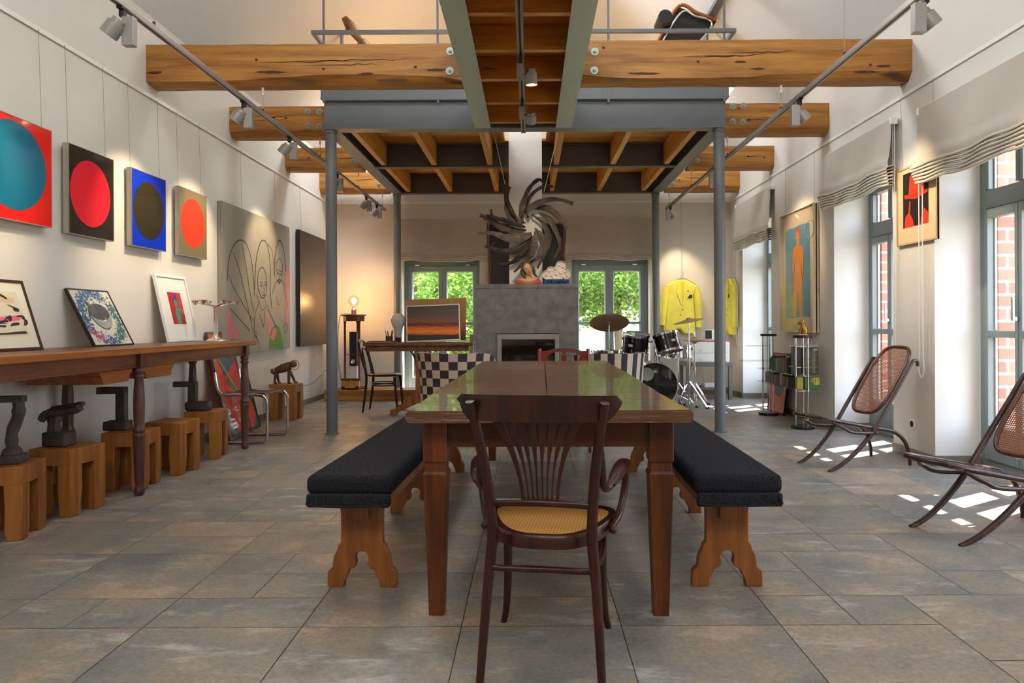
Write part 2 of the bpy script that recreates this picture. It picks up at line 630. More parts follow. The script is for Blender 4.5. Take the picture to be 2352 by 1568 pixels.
def make_floor():
    rnd = random.Random(11)
    ux, uy = 0.29, 0.2717
    x0, y0 = 0.035 - 13 * ux, 2.53 - 19 * uy
    nx, ny = 26, 51
    used = [[False] * nx for _ in range(ny)]
    mb = MB()
    vals = []
    mb.box(-3.5, 3.56, -2.7, 11.12, -0.08, -0.004)
    vals += [(0, 0, 0)] * 6
    g = 0.0016
    for j in range(ny):
        i = 0
        while i < nx:
            if used[j][i]:
                i += 1
                continue
            c = rnd.random()
            w, h = (2, 2) if c < 0.4 else (2, 1) if c < 0.82 else (1, 1)
            if i + w > nx or (w == 2 and used[j][i + 1]):
                w = 1
            if w == 1:
                h = 1
            if h == 2 and (j + 1 >= ny):
                h = 1
            for a in range(w):
                for b in range(h):
                    used[j + b][i + a] = True
            X0, X1 = x0 + i * ux + g, x0 + (i + w) * ux - g
            Y0, Y1 = y0 + j * uy + g, y0 + (j + h) * uy - g
            X0, X1, Y0, Y1 = max(X0, -3.5), min(X1, 3.56), max(Y0, -2.7), min(Y1, 11.12)
            if X1 > X0 and Y1 > Y0:
                mb.mi(1)
                mb.add([(X0, Y0, 0), (X1, Y0, 0), (X1, Y1, 0), (X0, Y1, 0)], [(0, 1, 2, 3)])
                vals.append((rnd.random(), rnd.random(), rnd.random()))
            i += w
    o = build('floor', mb, [M['grout'], floor_material()], smooth=0, kind='structure')
    ca = o.data.color_attributes.new('tile', 'FLOAT_COLOR', 'CORNER')
    for p in o.data.polygons:
        for li in p.loop_indices:
            ca.data[li].color = vals[p.index] + (1,)
make_floor()

# walls
mb = MB()
mb.box(-3.32, -WX, -2.6, 11.1, 0, KNEE + 0.02)
build('wall_left', mb, M['wall'], kind='structure')
OPEN_R = [(-0.2, 0.95), (2.35, 3.50), (4.16, 5.31), (5.91, 7.06), (8.88, 10.10)]
LINT = 2.44
mb = MB()
prev = -2.6
for a, b in OPEN_R + [(11.1, None)]:
    mb.box(WX, 3.55, prev, a, 0, LINT)
    prev = b
mb.box(WX, 3.55, -2.6, 11.1, LINT, KNEE + 0.02)
build('wall_right', mb, M['wall'], kind='structure')
DX = [(-1.965, -0.775), (0.64, 1.84)]
DTOP = 2.16
mb = MB()
px = -3.32
for a, b in DX:
    mb.box(px, a, BY, 11.1, 0, DTOP)
    mb.box(a, b, BY, 11.1, 0, 0.075)
    px = b
mb.box(px, 3.55, BY, 11.1, 0, DTOP)
mb.box(-3.32, 3.55, BY, 11.1, DTOP, KNEE)
mb.prism([(-3.3, KNEE), (3.5, KNEE), (0.1, RIDGE + 0.15)], (0, BY + 0.4, 0), (1, 0, 0), (0, 0, 1), 0.0, 0.4)
build('wall_back', mb, M['wall'], kind='structure')

mb = MB().box(-3.32, 3.55, -2.9, -2.6, 0, KNEE)
mb.prism([(-3.3, KNEE), (3.5, KNEE), (0.1, RIDGE + 0.15)], (0, -2.6, 0), (1, 0, 0), (0, 0, 1), 0.0, 0.3)
build('wall_front', mb, M['wall'], kind='structure')

# sloping ceiling with roof openings (right-hand ones added) above the picture
def slope(sgn, holes):
    mb = MB()
    def pt(t, y, off):
        return (sgn * (WX + 0.24) * (1 - t) , y, KNEE - 0.2 + t * (RIDGE - KNEE + 0.2) + off)
    ts = sorted({0.0, 1.0} | {h[2] for h in holes} | {h[3] for h in holes})
    ys = sorted({-2.6, 11.1} | {h[0] for h in holes} | {h[1] for h in holes})
    for i in range(len(ts) - 1):
        for j in range(len(ys) - 1):
            tm, ym = (ts[i] + ts[i + 1]) / 2, (ys[j] + ys[j + 1]) / 2
            if any(h[0] < ym < h[1] and h[2] < tm < h[3] for h in holes):
                continue
            a, b, c, d = ts[i], ts[i + 1], ys[j], ys[j + 1]
            P = [pt(a, c, 0), pt(b, c, 0), pt(b, d, 0), pt(a, d, 0)]
            Q = [pt(a, c, .22), pt(b, c, .22), pt(b, d, .22), pt(a, d, .22)]
            mb.add(P + Q, [(0, 1, 2, 3), (7, 6, 5, 4), (0, 4, 5, 1), (1, 5, 6, 2), (2, 6, 7, 3), (3, 7, 4, 0)])
    return mb
s1 = slope(-1, [(2.0, 4.6, .25, .65), (6.3, 8.1, .62, .86), (8.8, 10.2, .22, .38)])
s2 = slope(1, [(2.0, 4.6, .25, .65), (8.8, 10.2, .22, .38)])
s1.add(s2.v, s2.f)
build('ceiling', s1, M['ceil'], kind='structure', smooth=0)
# pale panels added to close the roof openings and keep the sun out
M['sun_block'] = mat('sun_block_white', '#e4e2dc', .9)
for sgn, y0, y1, t0, t1 in ((-1, 2.0, 4.6, .25, .65), (-1, 6.3, 8.1, .62, .86), (1, 2.0, 4.6, .25, .65), (-1, 8.8, 10.2, .22, .38), (1, 8.8, 10.2, .22, .38)):
    q = lambda t, y, off: (sgn * (WX + .24) * (1 - t), y, KNEE - .2 + t * (RIDGE - KNEE + .2) + off)
    P = [q(t0, y0, .12), q(t1, y0, .12), q(t1, y1, .12), q(t0, y1, .12)]
    build('roof_sun_block', MB().add(P + [(x, y, z + .02) for x, y, z in P], [(0, 1, 2, 3), (7, 6, 5, 4), (0, 4, 5, 1), (1, 5, 6, 2), (2, 6, 7, 3), (3, 7, 4, 0)]), M['sun_block'], kind='structure', smooth=0)

# skirting
def skirt(name, segs):
    mb = MB()
    for s in segs:
        mb.box(*s)
    build(name, mb, M['skirt'], kind='structure')
skirt('baseboard_left', [(-WX, -WX + .014, -2.5, BY, 0, .075)])
sr = []
p = -2.5
for a, b in OPEN_R + [(BY, None)]:
    sr.append((WX - .014, WX, p, a + 0.0, 0, .075))
    if b:
        sr.append((WX, 3.42, b - .014, b, 0, .075))
        sr.append((WX, 3.42, a, a + .014, 0, .075))
    p = b
skirt('baseboard_right', sr)
skirt('baseboard_back', [(-WX + .014, DX[0][0], BY - .014, BY, 0, .075), (DX[0][1], DX[1][0], BY - .014, BY, 0, .075), (DX[1][1], WX - .014, BY - .014, BY, 0, .075)])
# picture rail round the room
RZ = 2.95
mb = MB().box(-WX, -WX + .012, -2.5, BY, RZ - .012, RZ + .018)
build('trim_1', mb, M['rail'], kind='structure')
mb = MB().box(WX - .012, WX, -2.5, BY, RZ - .012, RZ + .018)
build('trim_2', mb, M['rail'], kind='structure')
mb = MB().box(-WX + .012, WX - .012, BY - .012, BY, RZ - .012, RZ + .018)
build('trim_3', mb, M['rail'], kind='structure')

# windows of the right wall
def window(name, y0, y1, x=3.46):
    t = bpy.data.objects.new(name, None)
    COL.objects.link(t)
    t['kind'] = 'structure'
    f = MB()
    X0, X1 = x - .03, x + .05
    f.box(X0, X1, y0, y0 + .07, 0, LINT)
    f.box(X0, X1, y1 - .07, y1, 0, LINT)
    f.box(X0, X1, y0 + .07, y1 - .07, LINT - .07, LINT)
    f.box(X0, X1, y0 + .07, y1 - .07, 1.94, 2.08)
    f.box(X0, X1, y0 + .07, y1 - .07, 0, .06)
    build('window_frame', f, M['winframe'], t, bevel=.004)
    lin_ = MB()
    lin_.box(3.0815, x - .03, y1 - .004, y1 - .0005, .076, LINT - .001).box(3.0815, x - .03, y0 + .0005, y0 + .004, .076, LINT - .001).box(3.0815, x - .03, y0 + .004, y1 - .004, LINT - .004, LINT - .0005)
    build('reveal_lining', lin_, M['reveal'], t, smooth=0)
    ym = y1 - .07 - (y1 - y0 - .14) * .36
    yn = y0 + .07 + (y1 - y0 - .14) * .36
    for a, b in ((y0 + .07, yn), (yn, ym), (ym, y1 - .07)):
        s = MB()
        w_ = .036
        s.box(x - .045, x + .03, a + .004, a + w_, .065, 1.935)
        s.box(x - .045, x + .03, b - w_, b - .004, .065, 1.935)
        s.box(x - .045, x + .03, a + w_, b - w_, 1.87, 1.935)
        s.box(x - .045, x + .03, a + w_, b - w_, .065, .32)
        s.box(x - .045, x + .03, a + w_, b - w_, .98, 1.03)
        s.box(x - .035, x + .03, a + .004, a + w_, 2.085, LINT - .075)
        s.box(x - .035, x + .03, b - w_, b - .004, 2.085, LINT - .075)
        build('sash', s, M['winframe'], t, bevel=.004)
        g = MB().box(x, x + .006, a + w_, b - w_, .32, 1.87).box(x, x + .006, a + w_, b - w_, 2.085, LINT - .075)
        build('pane', g, M['glass'], t, smooth=0)
        be = MB()
        for za, zb in ((.325, .975), (1.035, 1.865), (2.09, LINT - .08)):
            be.box(x + .008, x + .022, a + w_, a + w_ + .012, za, zb)
            be.box(x + .008, x + .022, b - w_ - .012, b - w_, za, zb)
        build('glazing_bead', be, M['white'], t, smooth=0)
    h = MB()
    h.box(x - .075, x - .045, ym - .012, ym + .008, 1.10, 1.13)
    h.box(x - .092, x - .075, ym - .012, ym + .008, 1.10, 1.27)
    build('window_handle', h, M['chrome'], t, bevel=.003)
    return t
for k, (a, b) in enumerate(OPEN_R):
    window('window_%d' % (k + 1), a, b)

# french doors of the back wall
def french(name, x0, x1, y=10.95):
    t = bpy.data.objects.new(name, None)
    COL.objects.link(t)
    t['kind'] = 'structure'
    f = MB()
    zb = .08
    f.box(x0, x0 + .055, y - .03, y + .06, zb, DTOP)
    f.box(x1 - .055, x1, y - .03, y + .06, zb, DTOP)
    f.box(x0 + .055, x1 - .055, y - .03, y + .06, 2.0, DTOP)
    f.box(x0 + .055, x1 - .055, y - .03, y + .06, zb, .1)
    build('door_frame', f, M['winframe'], t, bevel=.004)
    xm = (x0 + x1) / 2
    for a, b in ((x0 + .055, xm), (xm, x1 - .055)):
        s = MB()
        sw = .062
        for p, q in ((a + .003, a + sw), (b - sw, b - .003)):
            s.box(p, q, y - .05, y + .02, .105, 1.995)
        for p, q in ((.105, .26), (1.085, 1.12), (1.915, 1.995)):
            s.box(a + sw, b - sw, y - .05, y + .02, p, q)
        build('door_leaf', s, M['winframe'], t, bevel=.004)
        build('pane', MB().box(a + sw, b - sw, y - .005, y, .26, 1.085).box(a + sw, b - sw, y - .005, y, 1.12, 1.915), M['glass'], t, smooth=0)
        be = MB()
        for za, z2 in ((.26, 1.085), (1.12, 1.915)):
            be.box(a + sw, a + sw + .012, y + .002, y + .02, za, z2)
            be.box(b - sw - .012, b - sw, y + .002, y + .02, za, z2)
            be.box(a + sw, b - sw, y + .002, y + .02, z2 - .012, z2)
        build('glazing_bead', be, M['white'], t, smooth=0)
    h = MB()
    for xx in (x0 + .2, x1 - .2):
        h.box(xx - .035, xx + .035, y - .052, y - .03, 2.005, 2.02)
    build('window_latch', h, M['chrome'], t)
french('door_1', *DX[0])
french('door_2', *DX[1])

# ------------------------------------------------------------------ outside
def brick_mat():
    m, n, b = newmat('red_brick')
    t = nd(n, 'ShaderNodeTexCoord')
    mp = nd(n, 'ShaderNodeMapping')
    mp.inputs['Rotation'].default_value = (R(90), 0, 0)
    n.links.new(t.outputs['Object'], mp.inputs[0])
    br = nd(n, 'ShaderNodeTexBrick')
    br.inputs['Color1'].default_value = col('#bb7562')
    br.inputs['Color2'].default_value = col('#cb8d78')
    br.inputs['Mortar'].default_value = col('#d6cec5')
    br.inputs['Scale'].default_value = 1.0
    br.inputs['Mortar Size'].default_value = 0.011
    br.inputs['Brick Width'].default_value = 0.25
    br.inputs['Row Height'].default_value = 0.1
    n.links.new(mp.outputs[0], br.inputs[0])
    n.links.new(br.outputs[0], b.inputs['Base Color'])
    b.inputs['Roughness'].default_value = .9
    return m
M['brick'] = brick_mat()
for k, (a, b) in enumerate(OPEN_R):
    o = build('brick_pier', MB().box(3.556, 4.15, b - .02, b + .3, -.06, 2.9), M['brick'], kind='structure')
build('ground', MB().box(3.56, 30, -12, 45, -.14, -.08).box(-30, 3.56, 11.12, 45, -.14, -.08), mat('dry_meadow', '#6e5b3c', .95, var=.35, vs=1.2, c2='#566032', bump=.4, bs=14), kind='structure')

def leaf_mat(name, c1, c2):
    m, n, b = newmat(name)
    g = nd(n, 'ShaderNodeNewGeometry')
    r = nd(n, 'ShaderNodeValToRGB')
    r.color_ramp.elements[0].color = col(c1)
    r.color_ramp.elements[1].color = col(c2)
    n.links.new(g.outputs['Random Per Island'], r.inputs[0])
    n.links.new(r.outputs[0], b.inputs['Base Color'])
    b.inputs['Roughness'].default_value = .6
    b.inputs['Specular IOR Level'].default_value = .15
    tr = nd(n, 'ShaderNodeBsdfTranslucent')
    n.links.new(r.outputs[0], tr.inputs[0])
    mx = nd(n, 'ShaderNodeMixShader')
    mx.inputs[0].default_value = .55
    n.links.new(b.outputs[0], mx.inputs[1])
    n.links.new(tr.outputs[0], mx.inputs[2])
    n.links.new(mx.outputs[0], n.nodes['Material Output'].inputs[0])
    return m
M['leaf'] = leaf_mat('leaf_green', '#4e7d2a', '#b9d365')
M['leaf2'] = leaf_mat('leaf_deep_green', '#35602a', '#86b14e')
M['bark'] = mat('bark', '#6d5b48', .9, var=.3, vs=10, bump=.6, bs=20)

def tree(loc, label, blobs, n, size, leaf, trunk, seed, name='tree', cat='tree'):
    rnd = random.Random(seed)
    t = thing(name, label, cat, loc, 0, 'trees in the garden')
    mb = MB()
    for pts, rr in trunk:
        mb.tube(cr(pts, 4), rr, 8)
    build('trunk', mb, M['bark'], t)
    mb = MB()
    tot = sum(b[3] ** 2 for b in blobs)
    for (bx, by, bz, br) in blobs:
        for _ in range(int(n * br * br / tot)):
            d = V((rnd.gauss(0, 1), rnd.gauss(0, 1), rnd.gauss(0, 1))).normalized()
            p = V((bx, by, bz)) + d * br * (rnd.random() ** 0.4)
            u = V((rnd.gauss(0, 1), rnd.gauss(0, 1), rnd.gauss(0, .6))).normalized()
            q = u.orthogonal().normalized()
            q = (q * cos(rnd.random() * 6) + u.cross(q) * sin(rnd.random() * 6)).normalized()
            s = size * (0.6 + rnd.random() * .8)
            mb.add([p - u * s, p + q * s * .45 - u * s * .1, p + u * s, p - q * s * .45 - u * s * .1], [(0, 1, 2, 3)])
    build('foliage', mb, M[leaf], t, smooth=0)
    return t
tree((-2.6, 15.2, -.08), 'broad bright green tree beyond the left french door with branches down to eye level',
     [(0, 0, 2.6, 1.5), (1.3, .3, 2.2, 1.2), (-1.2, 0, 1.9, 1.2), (.4, -.6, 1.1, .8), (1.3, -.3, .9, .8), (-.6, .2, 3.6, 1.2), (-.9, .2, .7, .8), (2.0, .1, 1.5, .9), (1.9, .4, 2.6, 1.0), (.6, .3, .5, .8)], 21000, .066, 'leaf',
     [([(0, 0, 0), (.05, 0, 1.2), (0, .1, 2.8)], [.16, .12, .06]), ([(0, 0, 1.3), (.6, .1, 2.0), (1.2, .2, 2.6)], [.07, .05, .02])], 3)
tree((2.2, 17.5, -.08), 'yellow green leafy tree beyond the right french door with hanging branches',
     [(0, 0, 3.0, 1.5), (-1.3, 0, 2.5, 1.1), (1.0, 0, 2.4, 1.2), (-1.0, .2, 1.7, .75), (.9, .2, 1.75, .8), (.1, 0, 4.2, 1.4), (-.6, 0, 1.6, .6), (-1.9, .1, 2.2, .9), (.1, -.2, 2.0, .8), (-1.4, -.2, 1.6, .55)], 20000, .066, 'leaf',
     [([(.1, 0, 0), (.0, 0, 1.2), (0, .1, 2.8)], [.13, .11, .06]), ([(0, 0, 1.5), (-.7, .1, 2.2), (-1.2, 0, 2.8)], [.06, .05, .02])], 5)
tree((-1.2, 23, -.08), 'dark green tree far behind the stone fireplace in the garden',
     [(0, 0, 3.2, 2.2), (-2.4, 0, 2.6, 1.9), (2.3, 0, 2.8, 1.9), (-4.5, 0, 2.4, 1.9), (0, 0, 1.0, 1.0)], 7000, .15, 'leaf2',
     [([(0, 0, 0), (0, 0, 3)], [.2, .1])], 8)
tree((5.9, 30, -.08), 'dark green tree at the far end of the dry meadow',
     [(0, 0, 3.4, 2.3), (2.4, 0, 2.8, 2.0), (-2.0, 0, 3.8, 1.7)], 5000, .16, 'leaf2',
     [([(0, 0, 0), (0, 0, 3)], [.22, .1])], 9)
# long grass behind the glass
rnd = random.Random(4)
mb = MB()
for _ in range(3500):
    x, y = rnd.uniform(-3.5, 4), rnd.uniform(11.7, 14.2)
    h, a = rnd.uniform(.08, .28), rnd.uniform(0, 6.3)
    mb.add([(x - .012 * cos(a), y - .012 * sin(a), -.08), (x + .012 * cos(a), y + .012 * sin(a), -.08), (x + rnd.uniform(-.06, .06), y + rnd.uniform(-.06, .06), -.08 + h)], [(0, 1, 2)])
tag(build('grass', mb, M['leaf'], smooth=0), 'green grass growing along the house outside the french doors', 'grass', kind='stuff')

# ================================================================== TIMBER BEAMS
M['scorch'] = mat('scorched_dark_wood', '#4a2a12', .7, var=.4, vs=20)
def beam(x0, x1, yc, z0, z1, label, bolts, seed, d=.2, scorch=()):
    rnd = random.Random(seed)
    t = thing('timber_beam', label, 'beam', ((x0 + x1) / 2, yc, z0), 0, 'old timber tie beams under the roof')
    hx = (x1 - x0) / 2
    h = z1 - z0
    n = max(4, int(hx * 2 / .16))
    mb = MB()
    vs, fs = [], []
    ph = rnd.random() * 6
    for i in range(n + 1):
        x = -hx + 2 * hx * i / n
        c1 = .035 + .03 * sin(x * 2.1 + ph) + rnd.uniform(-.008, .008)
        c1 = max(.015, c1)
        c2 = .025 + .012 * sin(x * 3.3 + ph * 2)
        j = lambda: rnd.uniform(-.003, .003)
        sec = [(-d / 2 + c2 + .03, j()), (d / 2 - .02, j()), (d / 2 + j(), .03), (d / 2 + j(), h), (-d / 2, h + j()), (-d / 2, c1)]
        if i in (0, n):
            pass
        vs += [(x, a, b) for a, b in sec]
    k = 6
    for i in range(n):
        for q in range(k):
            r = (q + 1) % k
            fs.append((i * k + q, i * k + r, (i + 1) * k + r, (i + 1) * k + q))
    fs.append(tuple(range(k)))
    fs.append(tuple(n * k + q for q in range(k)))
    mb.add(vs, fs)
    # long shrinkage cracks and dark scorch marks on the front face
    mb.mi(1)
    def mark(pts):
        mb.add([(x, -d / 2 - .0015, z) for x, z in pts], [tuple(range(len(pts)))])
    for q in range(3 if hx > .8 else 2):
        xa = rnd.uniform(-hx * .98, hx * .3)
        ln = rnd.uniform(.5, 1.2) * min(1, hx)
        za = h * rnd.uniform(.42, .68)
        up_, dn = [], []
        for i in range(13):
            u = i / 12
            z = za + u * rnd.uniform(-.0, .02) + rnd.uniform(-.003, .003)
            wv = .0035 * sin(pi * u) + .0004
            up_.append((xa + ln * u, z + wv))
            dn.append((xa + ln * u, z - wv))
        mark(up_ + dn[::-1])
    for (bx, bz, rw, rh) in scorch:
        pts = []
        for i in range(22):
            a = 2 * pi * i / 22
            k2 = rnd.uniform(.72, 1.12)
            pts.append((bx - (x0 + x1) / 2 + cos(a) * rw * k2, bz - z0 + sin(a) * rh * k2))
        mark(pts)
    for q in range(int(hx * 2.2) + 1):
        kx, kz = rnd.uniform(-hx * .9, hx * .9), rnd.uniform(.1, h - .05)
        mark([(kx + cos(2 * pi * i / 14) * .014 * rnd.uniform(.8, 1.1), kz + sin(2 * pi * i / 14) * .011 * rnd.uniform(.8, 1.1)) for i in range(14)])
    build('timber', mb, [M['beam'], M['scorch']], t, smooth=25)
    for (bx, bz) in bolts:
        b = MB()
        yb = yc - d / 2
        b.cyl((bx, yb + .002, bz), (bx, yb - .006, bz), .032, 20)
        b.cyl((bx, yb - .006, bz), (bx, yb - .018, bz), .016, 6)
        b.cyl((bx, yb - .018, bz), (bx, yb - .032, bz), .008, 8)
        build('bolt', b, M['zinc'], t, world=True)
    return t
def bp(lst, Y):
    r = []
    for q in lst:
        p = at(q[0], q[1], Y)
        r.append((p.x, p.z))
    return r
beam(-3.08, -.545, 5.7, 3.04, 3.35, 'long near timber beam from the left wall to the steel bridge with black scorch marks', bp([(1034, 118), (1033, 163)], 5.6), 1,
     scorch=[(p.x, p.z, rw, .012) for p, rw in ((at(355, 167, 5.6), .07), (at(622, 166, 5.6), .13), (at(840, 170, 5.6), .07), (at(1000, 161, 5.6), .09), (at(700, 186, 5.6), .12), (at(900, 184, 5.6), .14))])
beam(.425, 3.08, 5.7, 3.05, 3.37, 'long near timber beam from the steel bridge to the right wall, pale waney lower edge', bp([(1366, 119), (1365, 162)], 5.6), 2,
     scorch=[(p.x, p.z, rw, .011) for p, rw in ((at(1480, 169, 5.6), .14), (at(1700, 142, 5.6), .05), (at(2030, 152, 5.6), .06), (at(1740, 158, 5.6), .06), (at(1990, 165, 5.6), .10), (at(1420, 182, 5.6), .08))])
beam(-3.08, -2.085, 7.25, 3.03, 3.335, 'short timber beam with four bolts left of the mezzanine front', bp([(707, 256), (734, 256), (707, 288), (734, 289)], 7.15), 3)
beam(2.0, 3.08, 7.25, 3.04, 3.345, 'short timber beam with four bolts right of the mezzanine front', bp([(1683, 244), (1707, 243), (1683, 279), (1706, 280)], 7.15), 4)
beam(-3.08, -2.11, 8.87, 3.04, 3.32, 'short timber beam at the left wall, third from the front', bp([(811, 370)], 8.77), 5)
beam(2.0, 3.08, 8.87, 3.04, 3.32, 'short timber beam with a long crack at the right wall, third from the front', bp([(1602, 368)], 8.77), 6)
beam(-3.08, -2.07, 10.3, 3.03, 3.32, 'rearmost timber beam at the left wall near the back corner', bp([(871, 423)], 10.2), 7)
beam(2.0, 3.08, 10.3, 3.03, 3.32, 'rearmost timber beam at the right wall near the back corner', bp([(1545, 421)], 10.2), 8)

# ================================================================== STEEL MEZZANINE
mz = thing('steel_mezzanine', 'grey steel mezzanine platform on four round posts with timber joists and plank deck', 'mezzanine', (-.03, 8.7, 0))
Z0 = 3.04
posts = [(-1.995, 7.0), (1.905, 7.0), (-1.985, 10.42), (1.88, 10.42)]
for (x, y) in posts:
    mb = MB().cyl((x, y, 0), (x, y, Z0), .055, 28).lathe([(.062, Z0 - .035), (.062, Z0 - .001)], (x, y, 0), 28)
    mb.lathe([(.075, .0), (.075, .008)], (x, y, 0), 28)
    build('post', mb, M['steel'], mz, world=True)
def ibeam_x(x0, x1, y, z0, z1, fw=.11, facing=-1):
    mb = MB()
    mb.box(x0, x1, y - .006 + facing * .0, y + .006, z0 + .012, z1 - .012)
    mb.box(x0, x1, y - fw / 2, y + fw / 2, z0, z0 + .013)
    mb.box(x0, x1, y - fw / 2, y + fw / 2, z1 - .013, z1)
    return mb
def ibeam_y(x, y0, y1, z0, z1, fw=.11):
    mb = MB()
    mb.box(x - .006, x + .006, y0, y1, z0 + .012, z1 - .012)
    mb.box(x - fw / 2, x + fw / 2, y0, y1, z0, z0 + .013)
    mb.box(x - fw / 2, x + fw / 2, y0, y1, z1 - .013, z1)
    return mb
build('front_girder', ibeam_x(-2.06, 1.97, 7.0, Z0, 3.34, .14), M['steel'], mz, world=True)
up = MB().box(-2.08, 1.99, 6.945, 6.957, 3.352, 3.50).box(-2.08, 1.99, 6.93, 7.07, 3.341, 3.352)
build('edge_plate', up, M['steel'], mz, world=True)
build('back_girder', ibeam_x(-2.03, 1.93, 10.42, Z0, 3.34, .12), M['steel_dark'], mz, world=True)
build('cross_girder', ibeam_x(-1.93, 1.83, 8.68, Z0, 3.32, .10), M['steel_dark'], mz, world=True)
build('side_girder', ibeam_y(-1.985, 7.075, 10.36, Z0, 3.34, .15), M['steel'], mz, world=True)
build('side_girder', ibeam_y(1.895, 7.075, 10.36, Z0, 3.34, .15), M['steel'], mz, world=True)
for x in (-1.80, -1.18, -.49, .33, 1.03, 1.69):
    for y0, y1 in ((7.075, 8.628), (8.732, 10.358)):
        build('joist', MB().box(x - .032, x + .032, y0, y1, Z0 + .02, 3.325), M['joist'], mz, world=True, bevel=.003)
dk = MB()
for i in range(25):
    y0 = 7.07 + i * .136
    if 7.9 < y0 + .07 < 8.52:
        dk.box(-2.05, -.30, y0, y0 + .134, 3.341, 3.37)
        dk.box(.20, 1.95, y0, y0 + .134, 3.341, 3.37)
    else:
        dk.box(-2.05, 1.95, y0, y0 + .134, 3.341, 3.37)
build('deck', dk, M['deck'], mz, world=True)
tm = MB().box(-.30, .20, 7.93, 7.985, 3.30, 3.341).box(-.335, -.30, 7.93, 8.5, 3.30, 3.341).box(.20, .235, 7.93, 8.5, 3.30, 3.341)
build('trimmer', tm, M['joist'], mz, world=True)
for x in (-2.035, -.905, .80, 1.945):
    pass

# railing
rl = thing('railing', 'thin grey steel railing round the mezzanine edge with flat handrail', 'railing', (-.03, 6.96, 3.5))
for x in (-2.045, -.91, .79, 1.945):
    build('post', MB().box(x - .011, x + .011, 6.935, 6.944, 3.30, 4.53), M['steel'], rl, world=True)
build('rail', MB().box(-2.165, 2.06, 6.92, 6.955, 3.985, 4.02), M['steel'], rl, world=True)
build('rail', MB().box(-2.165, -2.13, 6.955, 10.3, 3.985, 4.02), M['steel'], rl, world=True)
build('rail', MB().box(2.025, 2.06, 6.955, 10.3, 3.985, 4.02), M['steel'], rl, world=True)
build('handrail', MB().box(-2.17, 2.065, 6.91, 6.98, 4.53, 4.56).box(-2.19, -2.10, 6.98, 10.3, 4.5, 4.55).box(1.99, 2.08, 6.98, 10.3, 4.5, 4.55), M['steel'], rl, world=True)
for x in (-2.15, 2.04):
    for y in (8.0, 10.27):
        build('post', MB().box(x - .012, x + .012, y - .03, y + .03, 3.38, 4.5), M['steel'], rl, world=True)

# ================================================================== STEEL BRIDGE
br = thing('steel_bridge', 'walkway bridge overhead of two grey green steel stringers with orange timber planks', 'bridge', (-.06, 3.4, Z0))
for xo, xi in ((-.54, -.385), (.262, .418)):
    xc = (xo + xi) / 2
    wx = xo + .01 if xo < 0 else xi - .01
    mb = MB().box(min(xo, xi), max(xo, xi), -1.0, 6.93, Z0, Z0 + .014).box(xc - .006, xc + .006, -1.0, 6.93, Z0 + .014, Z0 + .3).box(min(xo, xi), max(xo, xi), -1.0, 6.93, Z0 + .3, Z0 + .314)
    build('stringer', mb, M['steel_light'], br, world=True)
for i in range(13):
    y = 6.84 - i * .6
    mb = MB().mi(0).box(-.455, .333, y - .025, y + .025, Z0 + .03, Z0 + .21)
    mb.mi(1).box(-.452, .330, y - .024, y + .024, Z0 + .026, Z0 + .03)
    build('cross_joist', mb, [M['bridge'], M['bridge_edge']], br, world=True)
dk = MB()
for i in range(9):
    dk.box(-.45 + i * .086, -.45 + i * .086 + .0859, -1.0, 6.93, Z0 + .212, Z0 + .24)
build('deck', dk, M['bridge'], br, world=True)

# ================================================================== CABLE RAIL LIGHTING
def track(x, y0, y1, z, label, wires, flip):
    t = thing('lighting_track', label, 'light track', (x, (y0 + y1) / 2, z))
    mb = MB().box(x - .018, x + .018, y0, y1, z, z + .034)
    build('rail', mb, M['alu'], t, world=True, bevel=.002)
    gm = MB().box(x - .006, x + .006, y0 + .001, y1 - .001, z - .0012, z + .004)
    build('slot', gm, M['black'], t, world=True)
    for (y, zt) in wires:
        w_ = MB().cyl((x, y, z + .034), (x, y, zt), .0022, 6)
        build('suspension_wire', w_, M['chrome'], t, world=True)
        c = MB().cyl((x, y, z + .034), (x, y, z + .06), .009, 10)
        build('clamp', c, M['black'], t, world=True)
        c = MB().cyl((x, y, zt - .06), (x, y, zt), .01, 12)
        build('wire_cap', c, M['rail'], t, world=True)
    return t
wr = [(5.7, 3.035), (7.25, 3.03), (8.87, 3.04), (10.3, 3.03)]
track(-2.18, 0.5, 10.5, 2.80, 'aluminium lighting track hung along the left side', [(2.6, 4.15), (4.05, 4.15)] + wr, 1)
track(2.06, 0.5, 10.5, 2.80, 'aluminium lighting track hung along the right side', [(2.6, 4.25), (4.55, 4.25)] + wr, 1)
t = thing('lighting_track', 'aluminium lighting track fixed under the orange planks of the bridge', 'light track', (-.06, 4, 2.98))
build('rail', MB().box(-.083, -.067, -.8, 6.96, 2.995, 3.035).box(-.053, -.037, -.8, 6.96, 2.995, 3.035), M['alu'], t, world=True)
build('slot', MB().box(-.067, -.053, -.8, 6.955, 3.0, 3.035), M['black'], t, world=True)
build('bracket', MB().box(-.07, -.05, 6.80, 6.86, 3.035, 3.066).box(-.07, -.05, 4.4, 4.46, 3.035, 3.066), M['alu'], t, world=True)

